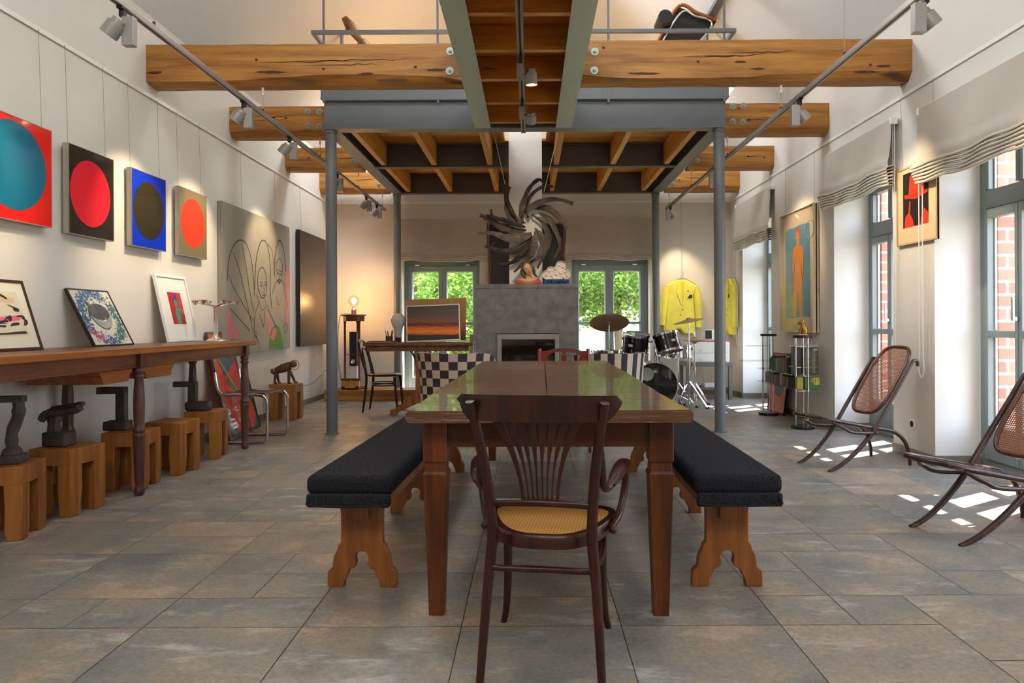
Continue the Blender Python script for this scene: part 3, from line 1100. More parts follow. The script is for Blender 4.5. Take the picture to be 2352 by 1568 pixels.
def spot_parts(t):
    """light aims at local -X and down, adapter top at origin"""
    build('adapter', MB().box(-.016, .016, -.035, .035, -.012, 0).box(-.013, .013, -.018, .018, -.05, -.012), M['black'], t, bevel=.002)
    build('gear_box', MB().box(.004, .066, -.022, .022, -.205, -.05), M['spot'], t, bevel=.003)
    ax = V((-.62, 0, -.78)).normalized()
    c = V((-.03, -.03, -.115))
    hd = MB().lathe([(.030, -.052), (.034, -.05), (.036, -.028), (.036, -.026), (.046, -.024), (.048, .05), (.044, .052), (.042, .03), (.0, .03)], c, 28, axis=ax)
    hd.cyl(c + V((0, .0, .0)), (.02, -.0, -.115), .012, 10)
    build('lamp_head', hd, M['spot'], t)
    build('reflector', MB().lathe([(.04, .034), (.0, .032)], c, 20, axis=ax), M['lampglow'], t)
    return c, ax
M['lampglow'] = emit('lamp_glow', (1.0, .8, .55), 6)
def spot_light(t, mirror, target, e):
    l = bpy.data.lights.new('spot_beam', 'SPOT')
    l.energy = e
    l.color = (1.0, .76, .48)
    l.spot_size = R(62)
    l.spot_blend = .75
    l.shadow_soft_size = .03
    o = bpy.data.objects.new('spot_beam', l)
    COL.objects.link(o)
    d = V((-.62, 0, -.78)).normalized()
    if mirror:
        d.x = -d.x
    p = V(t.location) + V((-.03 * (-1 if mirror else 1), 0, -.115)) + d * .06
    o.location = p
    o.rotation_euler = (V(target) - p).to_track_quat('-Z', 'Y').to_euler()
GS = 'spotlights on the lighting tracks'
sp0 = thing('track_spotlight', 'large grey track spotlight nearest on the left track by the long beam', 'spotlight', (-2.18, 3.74, 2.80), 0, GS)
spot_parts(sp0)
sl = [(sp0, 3.74)]
for y, lab in ((5.32, 'grey spotlight on the left track in front of the four-bolt beam'),
               (6.33, 'grey spotlight on the left track in front of the third left beam'),
               (7.89, 'grey spotlight on the left track just right of the near left post'),
               (9.30, 'grey spotlight on the left track, second from its far end'),
               (9.94, 'grey spotlight at the far end of the left track')):
    sl.append((dup(sp0, (-2.18, y, 2.80), 0, lab), y))
for o, y in sl:
    spot_light(o, False, (-3.08, y, 1.85) if y < 9 else (-2.4, 10.6, 1.3), 40 if y < 9 else 11)
for y, lab in ((3.62, 'large grey spotlight nearest on the right track at the top corner'),
               (5.31, 'grey spotlight on the right track in front of the right four-bolt beam'),
               (7.74, 'grey spotlight on the right track behind the near right post'),
               (10.2, 'grey spotlight at the far end of the right track')):
    o = dup(sp0, (2.06, y, 2.80), pi, lab)
    spot_light(o, True, (3.08, y + (.2 if y < 6 else .1), 1.95) if y < 10 else (2.35, 10.65, 1.5), 36 if y < 10 else 34)
for y, lab in ((5.05, 'grey spotlight under the bridge nearer to the camera with its lamp visible'), (6.05, 'grey spotlight under the bridge nearer to the mezzanine')):
    t = thing('track_spotlight', lab, 'spotlight', (-.06, y, 2.995), 0, GS)
    build('gear_box', MB().box(-.03, .012, -.01, .22, -.065, -.012), M['spot'], t, bevel=.003)
    build('adapter', MB().box(-.012, .012, -.14, -.01, -.014, 0), M['black'], t)
    ax = V((.05, .1, -1)).normalized() if y < 5.5 else V((.05, .75, -.62)).normalized()
    c = V((.075, .12, -.075))
    build('lamp_head', MB().lathe([(.030, -.062), (.034, -.06), (.034, -.035), (.044, -.033), (.046, .05), (.042, .052), (.04, .03), (.0, .03)], c, 28, axis=ax).cyl((.01, .12, -.05), (.05, .12, -.06), .012, 10), M['spot'], t)
    build('reflector', MB().lathe([(.039, .036), (.0, .034)], c, 20, axis=ax), M['lampglow'], t)
    l = bpy.data.lights.new('spot_beam', 'SPOT')
    l.energy, l.color, l.spot_size, l.spot_blend, l.shadow_soft_size = (14 if y < 5.5 else 44), (1.0, .84, .62), R(70), .8, .03
    o = bpy.data.objects.new('spot_beam', l)
    COL.objects.link(o)
    o.location = V(t.location) + c + ax * .07
    o.rotation_euler = ax.to_track_quat('-Z', 'Y').to_euler()
# ================================================================== DINING TABLE
tb = thing('dining_table', 'long worn brown wooden dining table with tapered square legs in the middle of the hall', 'table', (.089, 4.125, 0), R(-.94))
def plank(x0, x1):
    mb = MB()
    rnd = random.Random(5)
    n = 34
    sec = []
    for i in range(n + 1):
        y = -1.645 + 3.29 * i / n
        wv = lambda s: .004 * sin(y * 3.1 + s) + rnd.uniform(-.0015, .0015)
        a, b = x0 + (wv(1) if x0 < -.1 else 0), x1 + (wv(2) if x1 > .1 else 0)
        r = .012
        la, lb = (r if x0 < -.1 else .001), (r if x1 > .1 else .001)
        zt = .79 + .002 * sin(y * 2.2 + x0 * 9)
        sec.append([(a, y, .745 + r), (a + la, y, .745), (b - lb, y, .745), (b, y, .745 + r), (b, y, zt - r), (b - lb, y, zt), ((a + b) / 2, y, zt - .001), (a + la, y, zt), (a, y, zt - r)])
    k = 9
    vs = [p for s in sec for p in s]
    fs = [(i * k + q, i * k + (q + 1) % k, (i + 1) * k + (q + 1) % k, (i + 1) * k + q) for i in range(n) for q in range(k)]
    fs += [tuple(range(k)), tuple(n * k + q for q in range(k))]
    return mb.add(vs, fs)
tp = plank(-.515, -.0012)
q = plank(.0012, .515)
tp.add(q.v, q.f)
build('tabletop', tp, M['tabletop'], tb, smooth=30)
for sx in (-1, 1):
    for sy in (-1, 1):
        cx_, cy_ = sx * .423, sy * 1.48
        mb = MB()
        prof = [(0, .029), (.02, .029), (.52, .045), (.53, .0475), (.535, .0475), (.545, .041), (.575, .0395), (.585, .0455), (.745, .045)]
        vs, fs = [], []
        for z, h in prof:
            vs += [(cx_ + a * h, cy_ + b * h, z) for a, b in ((-1, -1), (1, -1), (1, 1), (-1, 1))]
        for i in range(len(prof) - 1):
            for k in range(4):
                l = (k + 1) % 4
                fs.append((i * 4 + k, i * 4 + l, i * 4 + 4 + l, i * 4 + 4 + k))
        fs += [(0, 1, 2, 3), tuple(len(vs) - 4 + k for k in range(4))]
        mb.add(vs, fs)
        build('leg', mb, M['tablewood'], tb, smooth=25, bevel=.003)
for sx in (-1, 1):
    build('apron', MB().box(sx * .43 - .012, sx * .43 + .012, -1.435, 1.435, .635, .745), M['apron'], tb)
for sy in (-1, 1):
    build('apron', MB().box(-.378, .378, sy * 1.495 - .012, sy * 1.495 + .012, .635, .745), M['apron'], tb)

# ================================================================== BENCHES
def half_trestle():
    h = [(200, 850), (198, 880), (188, 908), (158, 932), (151, 960), (150, 1060), (151, 1165), (172, 1188), (178, 1215), (200, 1250), (208, 1290), (212, 1330), (246, 1358), (250, 1400), (250, 1462),
         (133, 1462), (130, 1420), (108, 1385), (90, 1345), (52, 1330), (42, 1305), (50, 1270), (42, 1240), (20, 1224)]
    s = .385 / 612
    r = [(x * .00058, (1462 - y) * s) for x, y in h]
    return r + [(-x, z) for x, z in reversed(r)]
M['tweed'] = mat('charcoal_tweed', '#2d2d32', .95, var=.7, vs=160, bump=.6, bs=260, stretch=(1, .5, 1), spec=.15)
M['piping'] = mat('black_piping', '#17171a', .9)
def bench(x, y, rz, label):
    b = thing('bench', label, 'bench', (x, y, 0), rz, 'long benches beside the dining table')
    for ty in (-1.1, .02, 1.13):
        build('trestle', MB().prism(half_trestle(), (0, ty, 0), (1, 0, 0), (0, 0, 1), -.02, .02), M['trestle'], b, smooth=30, bevel=.003)
        build('tenon', MB().box(-.034, .034, ty - .028 - .008, ty - .0205, .285, .384), M['trestle'], b, bevel=.002)
    build('stretcher', MB().box(-.03, .03, -1.079, -.001, .30, .37).box(-.03, .03, .041, 1.109, .30, .37), M['trestle'], b)
    build('seat_board', MB().box(-.158, .158, -1.285, 1.29, .386, .425), M['trestle'], b, bevel=.006)
    build('cushion', MB().box(-.172, .172, -1.30, 1.30, .427, .505), M['tweed'], b, bevel=.026, seg=4)
    build('cushion_flap', MB().box(-.166, .166, -1.318, -1.287, .382, .436), M['tweed'], b, bevel=.012, seg=3)
    loop = [(-.150, -1.318, .424), (-.158, -1.318, .408), (-.146, -1.318, .392), (0, -1.318, .387), (.146, -1.318, .392), (.158, -1.318, .408), (.150, -1.318, .424)]
    build('piping', MB().tube(cr(loop, 5), .004, 8), M['piping'], b)
    return b
bench(-.672, 4.03, R(-1.9), 'bench with charcoal tweed cushion left of the long dining table')
bench(.838, 4.02, R(-1.1), 'bench with charcoal tweed cushion right of the long dining table')

# ================================================================== NEAR ARMCHAIR
M['cane_seat'] = cane('cane_seat_weave', '#c08a44', '#7d4c1c', .011, (0, 1), .42, see=False)
ac = thing('armchair', 'dark bentwood armchair with fan back and cane seat at the near table end', 'armchair', (.057, 2.33, 0), R(-8.2))
for s in (-1, 1):
    p = cr([(s * .187, -.222, 0), (s * .178, -.20, .15), (s * .168, -.178, .30), (s * .157, -.172, .42), (s * .157, -.182, .50), (s * .166, -.205, .62), (s * .182, -.243, .75), (s * .2, -.283, .868)], 6)
    build('leg', MB().tube(p, [.0125, .0145, .016, .0175, .0172, .0165, .0165, .0155, .0145], 14), M['dark'], ac)
    p = cr([(s * .192, .215, 0), (s * .180, .205, .06), (s * .172, .195, .2), (s * .172, .19, .40)], 6)
    build('leg', MB().tube(p, [.0115, .0125, .015, .0175], 12), M['dark'], ac)
# seat
def seat_outline(k, n=48):
    o = []
    for i in range(n):
        a = 2 * pi * i / n
        c, s = cos(a), sin(a)
        e = .62
        x = math.copysign(abs(c) ** e, c)
        y = math.copysign(abs(s) ** e, s)
        wdt = .205 + .06 * y
        o.append((x * (wdt + k), .035 + y * (.205 + k)))
    return o
rim = MB()
o1, o2 = seat_outline(.0), seat_outline(-.03)
n = len(o1)
vs = []
for (o, z) in ((o1, .398), (o1, .432), (seat_outline(-.006), .440), (o2, .438), (o2, .402)):
    vs += [(x, y, z) for x, y in o]
fs = []
for r in range(5):
    for i in range(n):
        j = (i + 1) % n
        fs.append((r * n + i, r * n + j, ((r + 1) % 5) * n + j, ((r + 1) % 5) * n + i))
build('seat_frame', rim.add(vs, fs), M['dark'], ac)
build('cane_seat', MB().prism(seat_outline(-.031), (0, 0, 0), (1, 0, 0), (0, 1, 0), .428, .437), M['cane_seat'], ac, smooth=0)
# top rail
def rail_pt(u, v):
    x = (u - .5) * 2 * .243
    e = abs(u - .5) * 2
    zt = .888 - .004 * e * e - (max(0, e - .93) / .07) ** 2 * .018
    zb = .808 + (max(0, e - .80) / .2) ** 1.6 * .045
    return (x, -.285 + .055 * e * e + .006 * (v - .5), zb + (zt - zb) * v)
build('top_rail', MB().grid(rail_pt, 30, 6, thick=-.016), M['dark'], ac, smooth=50, bevel=.003)
build('back_rail', MB().tube([(-.158, -.187, .543), (-.08, -.196, .549), (0, -.2, .551), (.08, -.196, .549), (.158, -.187, .543)], [.0125] * 5, 12), M['dark'], ac)
sl_ = MB()
nS = 8
edges_b = [-.058 + .116 * i / nS for i in range(nS + 1)]
edges_t = [-.142 + .284 * i / nS for i in range(nS + 1)]
def splat_pt(xb, xt, t):
    k = t ** 1.9
    return V((xb + (xt - xb) * k, -.197 - .076 * t ** 1.1, .552 + (.822 - .552) * t))
for i in range(nS):
    m_ = 14
    vs = []
    for j in range(m_ + 1):
        t = j / m_
        gap = .0012 + .0034 * (1 if t < .5 else 1 - (t - .5) * 1.2) + .0014 * max(0, sin(pi * min(1, max(0, (t - .08) / .72)))) if .06 < t < .98 else -.0004
        for (e, sg) in ((i, 1), (i + 1, -1)):
            g = gap if 0 < e < nS else 0
            p = splat_pt(edges_b[e], edges_t[e], t)
            for dy in (-.0045, .0045):
                vs.append((p.x + sg * g, p.y + dy, p.z))
    fs = []
    for j in range(m_):
        a, b = j * 4, j * 4 + 4
        fs += [(a, b, b + 2, a + 2), (a + 1, a + 3, b + 3, b + 1), (a, a + 1, b + 1, b), (a + 2, b + 2, b + 3, a + 3)]
    fs += [(0, 2, 3, 1), (m_ * 4, m_ * 4 + 1, m_ * 4 + 3, m_ * 4 + 2)]
    sl_.add(vs, fs)
build('back_splat', sl_, M['dark'], ac, smooth=30)
for s in (-1, 1):
    p = cr([(s * .176, -.222, .765), (s * .182, -.215, .74), (s * .188, -.20, .67), (s * .190, -.185, .615), (s * .197, -.155, .59), (s * .212, -.115, .594), (s * .225, -.07, .606)], 6)
    build('arm', MB().tube(p, [.006, .0105, .012, .0125, .013, .014, .016], 12), M['dark'], ac)
    p = cr([(s * .215, -.125, .594), (s * .228, -.06, .608), (s * .243, .03, .622), (s * .252, .10, .626), (s * .25, .135, .612)], 6)
    build('armrest', MB().tube(p, [.014, .024, .027, .022, .012], 14, flat=.42, up=(0, 0, 1)), M['dark'], ac)
    p = cr([(s * .25, .105, .615), (s * .256, .125, .57), (s * .25, .12, .51), (s * .234, .085, .45), (s * .214, .03, .424), (s * .207, .0, .42)], 6)
    build('arm_support', MB().tube(p, [.011, .0125, .013, .0125, .011, .009], 12).sphere((s * .216, -.005, .418), .0125), M['dark'], ac)
    p = cr([(s * .165, -.185, .365), (s * .178, -.10, .345), (s * .183, .02, .352), (s * .18, .12, .38), (s * .174, .17, .397)], 6)
    build('side_brace', MB().tube(p, .0095, 10), M['dark'], ac)
p = cr([(-.168, -.18, .343), (-.12, -.172, .336), (0, -.16, .333), (.12, -.172, .336), (.168, -.18, .343)], 6)
build('stretcher', MB().tube(p, .0105, 10), M['dark'], ac)

# ================================================================== CHAIRS AT THE FAR END
M['check_dark'] = mat('brown_black_check', '#322a30', .85, bump=.2, bs=200)
M['check_pale'] = mat('beige_check', '#c3ab92', .85, bump=.2, bs=200)
M['stripe_dark'] = mat('navy_black_stripe', '#34313c', .85, bump=.2, bs=200)
M['stripe_pale'] = mat('cream_stripe', '#c9bba6', .85, bump=.2, bs=200)
def tub(name, label, loc, rz, mats, pat, rad, a0, a1, ztop, pitch, nv):
    t = thing(name, label, 'armchair', loc, rz)
    arc = rad * (a1 - a0)
    nu = int(round(arc / pitch))
    z0 = .30
    def P(rr, u, v):
        a = a0 + (a1 - a0) * u
        fall = (max(0, abs(u - .5) - .32) / .18) ** 2 * .10
        z = z0 + (ztop - fall - z0) * v
        k = rr * (1 + .10 * v * v)
        return (sin(a) * k, -cos(a) * k, z)
    mb = MB()
    def skin(rr, flip):
        b = len(mb.v)
        W = nu + 1
        mb.v.extend([P(rr, i / nu, j / nv) for j in range(nv + 1) for i in range(W)])
        for j in range(nv):
            for i in range(nu):
                mb.f.append([b + j * W + i, b + j * W + i + 1, b + (j + 1) * W + i + 1, b + (j + 1) * W + i])
                mb.m.append(pat(i, j))
        return b, W
    b1, W = skin(rad, 0)
    b2, _ = skin(rad - .075, 1)
    for i in range(nu):
        mb.f.append([b1 + nv * W + i, b1 + nv * W + i + 1, b2 + nv * W + i + 1, b2 + nv * W + i])
        mb.m.append(pat(i, nv))
        mb.f.append([b1 + i, b1 + i + 1, b2 + i + 1, b2 + i])
        mb.m.append(0)
    for j in range(nv):
        for e in (0, nu):
            mb.f.append([b1 + j * W + e, b1 + (j + 1) * W + e, b2 + (j + 1) * W + e, b2 + j * W + e])
            mb.m.append(pat(e, j))
    build('backrest', mb, mats, t, smooth=60, bevel=0)
    s = MB().lathe([(0, .44), (rad - .1, .44), (rad - .078, .42), (rad - .078, .31), (0, .31)], (0, 0, 0), 28)
    build('seat', s, mats[1], t)
    for sx in (-1, 1):
        for sy in (-1, 1):
            build('leg', MB().tube([(sx * rad * .62, sy * rad * .62, 0), (sx * rad * .58, sy * rad * .58, .309)], [.014, .02], 10), M['dark'], t)
    return t
tub('tub_chair', 'tub chair covered in brown and beige checks at the far left of the table', (-.70, 6.62, 0), R(-32), [M['check_dark'], M['check_pale']], lambda i, j: (i + j) % 2, .345, R(-118), R(118), .83, .079, 7)
tub('tub_chair', 'tub chair covered in black and cream stripes at the far right of the table', (.74, 6.72, 0), R(25), [M['stripe_dark'], M['stripe_pale']], lambda i, j: i % 2, .33, R(-112), R(112), .815, .058, 6)
M['mahogany'] = wood('red_mahogany', '#5a1f12', '#83301c', 0, .3, 10, coat=.2)
rc = thing('dining_chair', 'red mahogany chair with pierced crest rail at the far table end', 'chair', (.305, 6.12, 0), pi)
# local +y points to the camera side (chair faces the table)
for s in (-1, 1):
    build('leg', MB().tube([(s * .22, -.22, 0), (s * .222, -.20, .44), (s * .222, -.235, .865)], [.016, .02, .016], 4), M['mahogany'], rc, smooth=20)
    build('leg', MB().tube([(s * .20, .20, 0), (s * .20, .19, .43)], [.013, .019], 10), M['mahogany'], rc)
build('seat', MB().box(-.225, .225, -.20, .225, .43, .465), M['mahogany'], rc, bevel=.012)
top = [(-.21, .845), (-.16, .845), (-.10, .862), (-.04, .872), (0, .868), (.04, .872), (.10, .862), (.16, .845), (.21, .845)]
bot = [(.21, .70), (.12, .715), (0, .70), (-.12, .715), (-.21, .70)]
mb = MB()
def crest(pts):
    mb.prism(pts, (0, -.232, 0), (1, 0, 0), (0, 0, 1), -.01, .01)
crest([(-.21, .775)] + top + [(.21, .775), (.15, .80), (.10, .83), (.03, .842), (0, .80), (-.03, .842), (-.10, .83), (-.15, .80)])
crest([(-.21, .775), (-.15, .80), (-.13, .74), (-.21, .70)])
crest([(.21, .70), (.13, .74), (.15, .80), (.21, .775)])
crest([(-.025, .70), (-.02, .805), (0, .80), (.02, .805), (.025, .70)])
crest([(-.21, .70), (-.13, .74), (-.025, .70), (.025, .70), (.13, .74), (.21, .70), (.21, .66), (-.21, .66)])
build('crest_rail', mb, M['mahogany'], rc, smooth=30)
# ================================================================== PICTURES: helpers
class Pic:
    """a flat picture: origin o (lower left of the face), u to the right and v up as the viewer sees it"""
    def __init__(s, o, U, W, w, h):
        s.o, s.U, s.W, s.w, s.h = V(o), V(U).normalized(), V(W).normalized(), w, h
        s.N = s.U.cross(s.W).normalized()
        s.mb = MB()
        s.mats = []
        s.lvl = 0
    def slot(s, m):
        if m not in s.mats:
            s.mats.append(m)
        return s.mats.index(m)
    def p(s, u, v, n=0.0):
        return s.o + s.U * u + s.W * v + s.N * n
    def slab(s, m, n0, n1, u0=0, u1=None, v0=0, v1=None):
        u1 = s.w if u1 is None else u1
        v1 = s.h if v1 is None else v1
        s.mb.mi(s.slot(m))
        s.mb.prism([(u0, v0), (u1, v0), (u1, v1), (u0, v1)], s.o, s.U, s.W, n0, n1)
        return s
    def poly(s, m, pts, n=None):
        if n is None:
            s.lvl += 1
            n = .0006 + s.lvl * .00012
        s.mb.mi(s.slot(m))
        s.mb.add([s.p(u * s.w, v * s.h, n) for u, v in pts], [tuple(range(len(pts)))])
        return s
    def ell(s, m, cu, cv, ru, rv, k=48, rot=0.0):
        pts = []
        for i in range(k):
            a = 2 * pi * i / k
            x, y = cos(a) * ru * s.w, sin(a) * rv * s.h
            x, y = x * cos(rot) - y * sin(rot), x * sin(rot) + y * cos(rot)
            pts.append((cu + x / s.w, cv + y / s.h))
        return s.poly(m, pts)
    def stroke(s, m, pts, wd, n=6, taper=False, closed=False):
        P = cr([(a * s.w, b * s.h) for a, b in pts], n, closed) if len(pts) > 2 else [V((a * s.w, b * s.h)) for a, b in pts]
        L, Rr = [], []
        m_ = len(P)
        for i in range(m_):
            d = (P[min(i + 1, m_ - 1)] - P[max(i - 1, 0)])
            d = d.normalized() if d.length > 0 else V((1, 0))
            q = V((-d.y, d.x))
            t = wd / 2 * ((1 - abs(2 * i / (m_ - 1) - 1) ** 2 * .8) if taper else 1)
            L.append(P[i] + q * t)
            Rr.append(P[i] - q * t)
        s.lvl += 1
        nn = .0006 + s.lvl * .00012
        s.mb.mi(s.slot(m))
        vs = [s.p(a.x, a.y, nn) for a in L] + [s.p(a.x, a.y, nn) for a in Rr]
        s.mb.add(vs, [(i, i + 1, m_ + i + 1, m_ + i) for i in range(m_ - 1)])
        return s
def bars(pic, t, fw, n0, n1):
    mb = MB()
    for r in ([(0, 0), (pic.w, 0), (pic.w, fw), (0, fw)], [(0, pic.h - fw), (pic.w, pic.h - fw), (pic.w, pic.h), (0, pic.h)],
              [(0, fw), (fw, fw), (fw, pic.h - fw), (0, pic.h - fw)], [(pic.w - fw, fw), (pic.w, fw), (pic.w, pic.h - fw), (pic.w - fw, pic.h - fw)]):
        mb.prism(r, pic.o, pic.U, pic.W, n0, n1)
    return mb
def paint(name, c, **k):
    if name not in M:
        M[name] = mat(name, c, k.pop('rough', .35), **k)
    return M[name]
def wires(t, pic, us, n, ztop):
    for u in us:
        a = pic.p(u * pic.w, pic.h - .01, n)
        b = V((a.x, a.y, ztop))
        if abs(a.x) > 2.5:
            b.x = math.copysign(3.062, a.x)
        build('hanging_wire', MB().cyl(a, b, .0016, 6), M['wire'], t, world=True)
M['wire'] = mat('grey_nylon_wire', '#8d8577', .5)

# four circle paintings on the left wall
RED, BLUEC = paint('paint_red', '#f0231c', rough=.2, coat=.5), paint('paint_petrol', '#12708f', rough=.2, coat=.5, var=.2, vs=2)
DARKB, HOT = paint('paint_brown_black', '#2f2a22', rough=.2, coat=.5), paint('paint_hot_red', '#f5283a', rough=.2, coat=.5)
BLU, BLK = paint('paint_cobalt', '#0d36c4', rough=.2, coat=.5), paint('paint_olive_black', '#35301f', rough=.2, coat=.5)
GRY, ORR = paint('paint_warm_grey', '#7d7157', rough=.2, coat=.5), paint('paint_orange_red', '#f7412c', rough=.2, coat=.5)
def circle_pic(y0, y1, z0, z1, bgm, cm, cu, cv, ru, rv, label, us):
    t = thing('painting', label, 'painting', (-3.07, (y0 + y1) / 2, z0), 0, 'circle paintings on the left wall')
    pc = Pic((-3.025, y0, z0), (0, 1, 0), (0, 0, 1), y1 - y0, z1 - z0)
    pc.slab(bgm, -.002, 0)
    pc.ell(cm, cu, cv, ru, rv, 72)
    build('canvas', pc.mb, pc.mats, t, world=True, smooth=0)
    fr = MB()
    fr.prism([(0, 0), (pc.w, 0), (pc.w, pc.h), (0, pc.h)], pc.o, pc.U, pc.W, -.038, -.003)
    b = bars(pc, t, .004, -.003, .002)
    fr.add(b.v, b.f)
    build('picture_frame', fr, M['frameframe'], t, world=True, smooth=0)
    wires(t, pc, us, -.02, RZ)
circle_pic(3.79, 4.41, 1.715, 2.33, RED, BLUEC, .48, .53, .435, .425, 'red painting with a large petrol blue circle, leftmost on the left wall', (.1, .90))
circle_pic(4.57, 5.065, 1.705, 2.30, DARKB, HOT, .47, .5, .445, .38, 'black painting with a bright red circle on the left wall', (.05, .87))
circle_pic(5.29, 5.79, 1.705, 2.30, BLU, BLK, .49, .5, .44, .38, 'blue painting with a black circle on the left wall', (.04, .88))
circle_pic(6.01, 6.52, 1.705, 2.30, GRY, ORR, .49, .51, .44, .37, 'warm grey painting with an orange red circle on the left wall', (.05, .87))

# large grey line drawing canvas
t = thing('painting', 'large grey canvas with line drawn faces and pink and green patches on the left wall', 'painting', (-3.07, 7.8, .80))
pc = Pic((-3.03, 6.86, .80), (0, 1, 0), (0, 0, 1), 1.92, 1.52)
GC = paint('canvas_grey', '#979184', rough=.6, var=.06, vs=5)
pc.slab(GC, -.045, 0)
PK, GN, LN = paint('paint_pink', '#e07684', rough=.6, var=.3, vs=60), paint('paint_green', '#4c8a2a', rough=.6, var=.4, vs=70), paint('ink_line', '#2c2a26', rough=.7)
def q5(x, y):
    """crop point -> u,v on the canvas"""
    px_, py_ = 380 + x / 3.564, 400 + y / 3.564
    dx = (px_ - CX) - ROLL * (py_ - CY)
    Y = 3.03 * F / -dx
    z = CAMH - ((py_ - CY) + ROLL * (px_ - CX)) * Y / F
    return (min(1, max(0, (Y - 6.86) / 1.92)), min(1, max(0, (z - .80) / 1.52)))
def S(pts, wd=.009, closed=False):
    pc.stroke(LN, [q5(*p) for p in pts], wd, 6, closed=closed)
pc.poly(PK, [q5(*p) for p in ((503, 1090), (525, 1130), (560, 1240), (620, 1345), (505, 1345))])
pc.poly(PK, [q5(*p) for p in ((985, 790), (1016, 770), (1004, 1260), (985, 1200), (975, 1000))])
pc.poly(PK, [q5(*p) for p in ((838, 1120), (858, 1180), (862, 1290), (845, 1330), (836, 1230))])
pc.poly(GN, [q5(*p) for p in ((846, 1432), (850, 1340), (870, 1260), (905, 1230), (935, 1260), (955, 1340), (965, 1428))])
pc.poly(PK, [q5(*p) for p in ((858, 1340), (880, 1260), (905, 1260), (908, 1300), (885, 1365))])
S([(505, 870), (515, 720), (550, 600), (605, 540), (660, 570), (700, 690), (718, 830), (728, 1000)], .013)
S([(515, 820), (560, 930), (650, 1090), (720, 1200)])
S([(555, 640), (610, 800), (650, 980), (720, 1300)])
S([(625, 575), (660, 760), (690, 960), (722, 1130)])
S([(525, 1095), (620, 1200), (690, 1280)])
S([(728, 940), (738, 740), (765, 590), (800, 540), (835, 590), (858, 760), (856, 940), (870, 1100)], .013)
S([(760, 960), (752, 860), (765, 790), (790, 762), (815, 800), (828, 890), (825, 960), (805, 1010), (780, 1000), (762, 940)], .010)
S([(835, 570), (868, 620), (885, 740), (890, 840)])
S([(890, 850), (895, 680), (915, 570), (935, 542), (960, 590), (978, 700), (985, 800)], .013)
S([(905, 800), (905, 740), (930, 690), (955, 740), (950, 850), (930, 895), (912, 860)], .010)
for (x, y) in ((785, 910), (817, 908), (918, 810), (940, 820)):
    S([(x - 8, y), (x, y - 7), (x + 8, y), (x, y + 7)], .007, True)
    S([(x - 10, y - 20), (x, y - 27), (x + 9, y - 20)], .008)
S([(802, 920), (806, 960), (796, 968)], .007)
S([(790, 985), (802, 990), (814, 984)], .012)
S([(928, 820), (930, 855), (922, 860)], .007)
S([(918, 872), (928, 880), (938, 872)], .012)
S([(725, 1300), (730, 1150), (760, 1060), (745, 980)])
S([(765, 1040), (790, 1110), (820, 1080), (810, 1010)], .006)
S([(830, 1070), (850, 1130), (900, 1240), (905, 1240)])
S([(770, 1150), (790, 1210), (802, 1240), (812, 1120)])
S([(715, 1360), (740, 1280), (745, 1330), (720, 1310), (760, 1360), (770, 1430)], .006)
S([(960, 1260), (985, 1220), (1000, 1260), (975, 1300), (962, 1270)], .006)
S([(870, 980), (905, 880), (950, 870), (980, 960), (1000, 1100)])
S([(905, 1000), (925, 1070), (950, 1000)], .006)
build('canvas', pc.mb, pc.mats, t, world=True, smooth=0)
wires(t, pc, (.27, .78), -.02, RZ)

# dark canvas
t = thing('painting', 'dark brown black relief canvas on the left wall beside the near left post', 'painting', (-3.07, 9.7, .81))
pc = Pic((-3.02, 9.15, .81), (0, 1, 0), (0, 0, 1), 1.15, 1.53)
DK1 = paint('dark_canvas', '#292420', rough=.35, var=.4, vs=4, bump=.5, bs=20)
DK2 = paint('dark_relief', '#1f1a15', rough=.32, var=.6, vs=10, bump=.5, bs=22, stretch=(1, 1, .6))
DK3 = paint('dark_brown_patch', '#382c24', rough=.32, var=.2, vs=4)
pc.slab(DK1, -.045, 0)
pc.poly(DK2, [(.06, .04), (.44, .04), (.46, .5), (.44, .78), (.34, .88), (.2, .88), (.08, .75)])
pc.poly(DK3, [(.5, .14), (.98, .14), (.98, .66), (.5, .66)])
build('canvas', pc.mb, pc.mats, t, world=True, smooth=0)
build('canvas_edge', MB().prism([(-.004, -.004), (pc.w + .004, -.004), (pc.w + .004, pc.h + .004), (-.004, pc.h + .004)], pc.o, pc.U, pc.W, -.05, -.006), M['black'], t, world=True, smooth=0)
wires(t, pc, (.1,), -.02, RZ)

# ================================================================== CONSOLE TABLE
ct = thing('console_table', 'long brown wooden console table on turned legs along the left wall', 'console table', (-2.76, 4.4, 0))
build('tabletop', MB().mi(0).box(-3.05, -2.485, 2.3, 6.26, .918, .957).mi(1).box(-2.485, -2.465, 2.3, 6.275, .916, .957).box(-3.05, -2.485, 6.26, 6.275, .916, .957), [M['console'], M['console_edge']], ct, world=True, bevel=.005)
build('apron', MB().box(-2.555, -2.53, 2.4, 6.19, .825, .916), M['console'], ct, world=True, bevel=.003)
build('apron', MB().box(-3.02, -2.995, 2.4, 6.19, .825, .916), M['console'], ct, world=True)
build('apron', MB().box(-3.0, -2.556, 6.165, 6.19, .825, .916), M['console'], ct, world=True)
build('molding', MB().box(-2.53, -2.522, 2.4, 6.19, .828, .838), M['console'], ct, world=True)
legp = [(.020, 0), (.030, .012), (.033, .035), (.026, .055), (.024, .07), (.027, .1), (.032, .22), (.034, .30), (.034, .37), (.039, .385), (.039, .395), (.032, .405), (.039, .415), (.039, .425), (.033, .44), (.031, .46),
        (.034, .55), (.034, .62), (.030, .70), (.026, .75), (.035, .765), (.035, .775), (.027, .785), (.034, .80), (.034, .81), (.028, .825)]
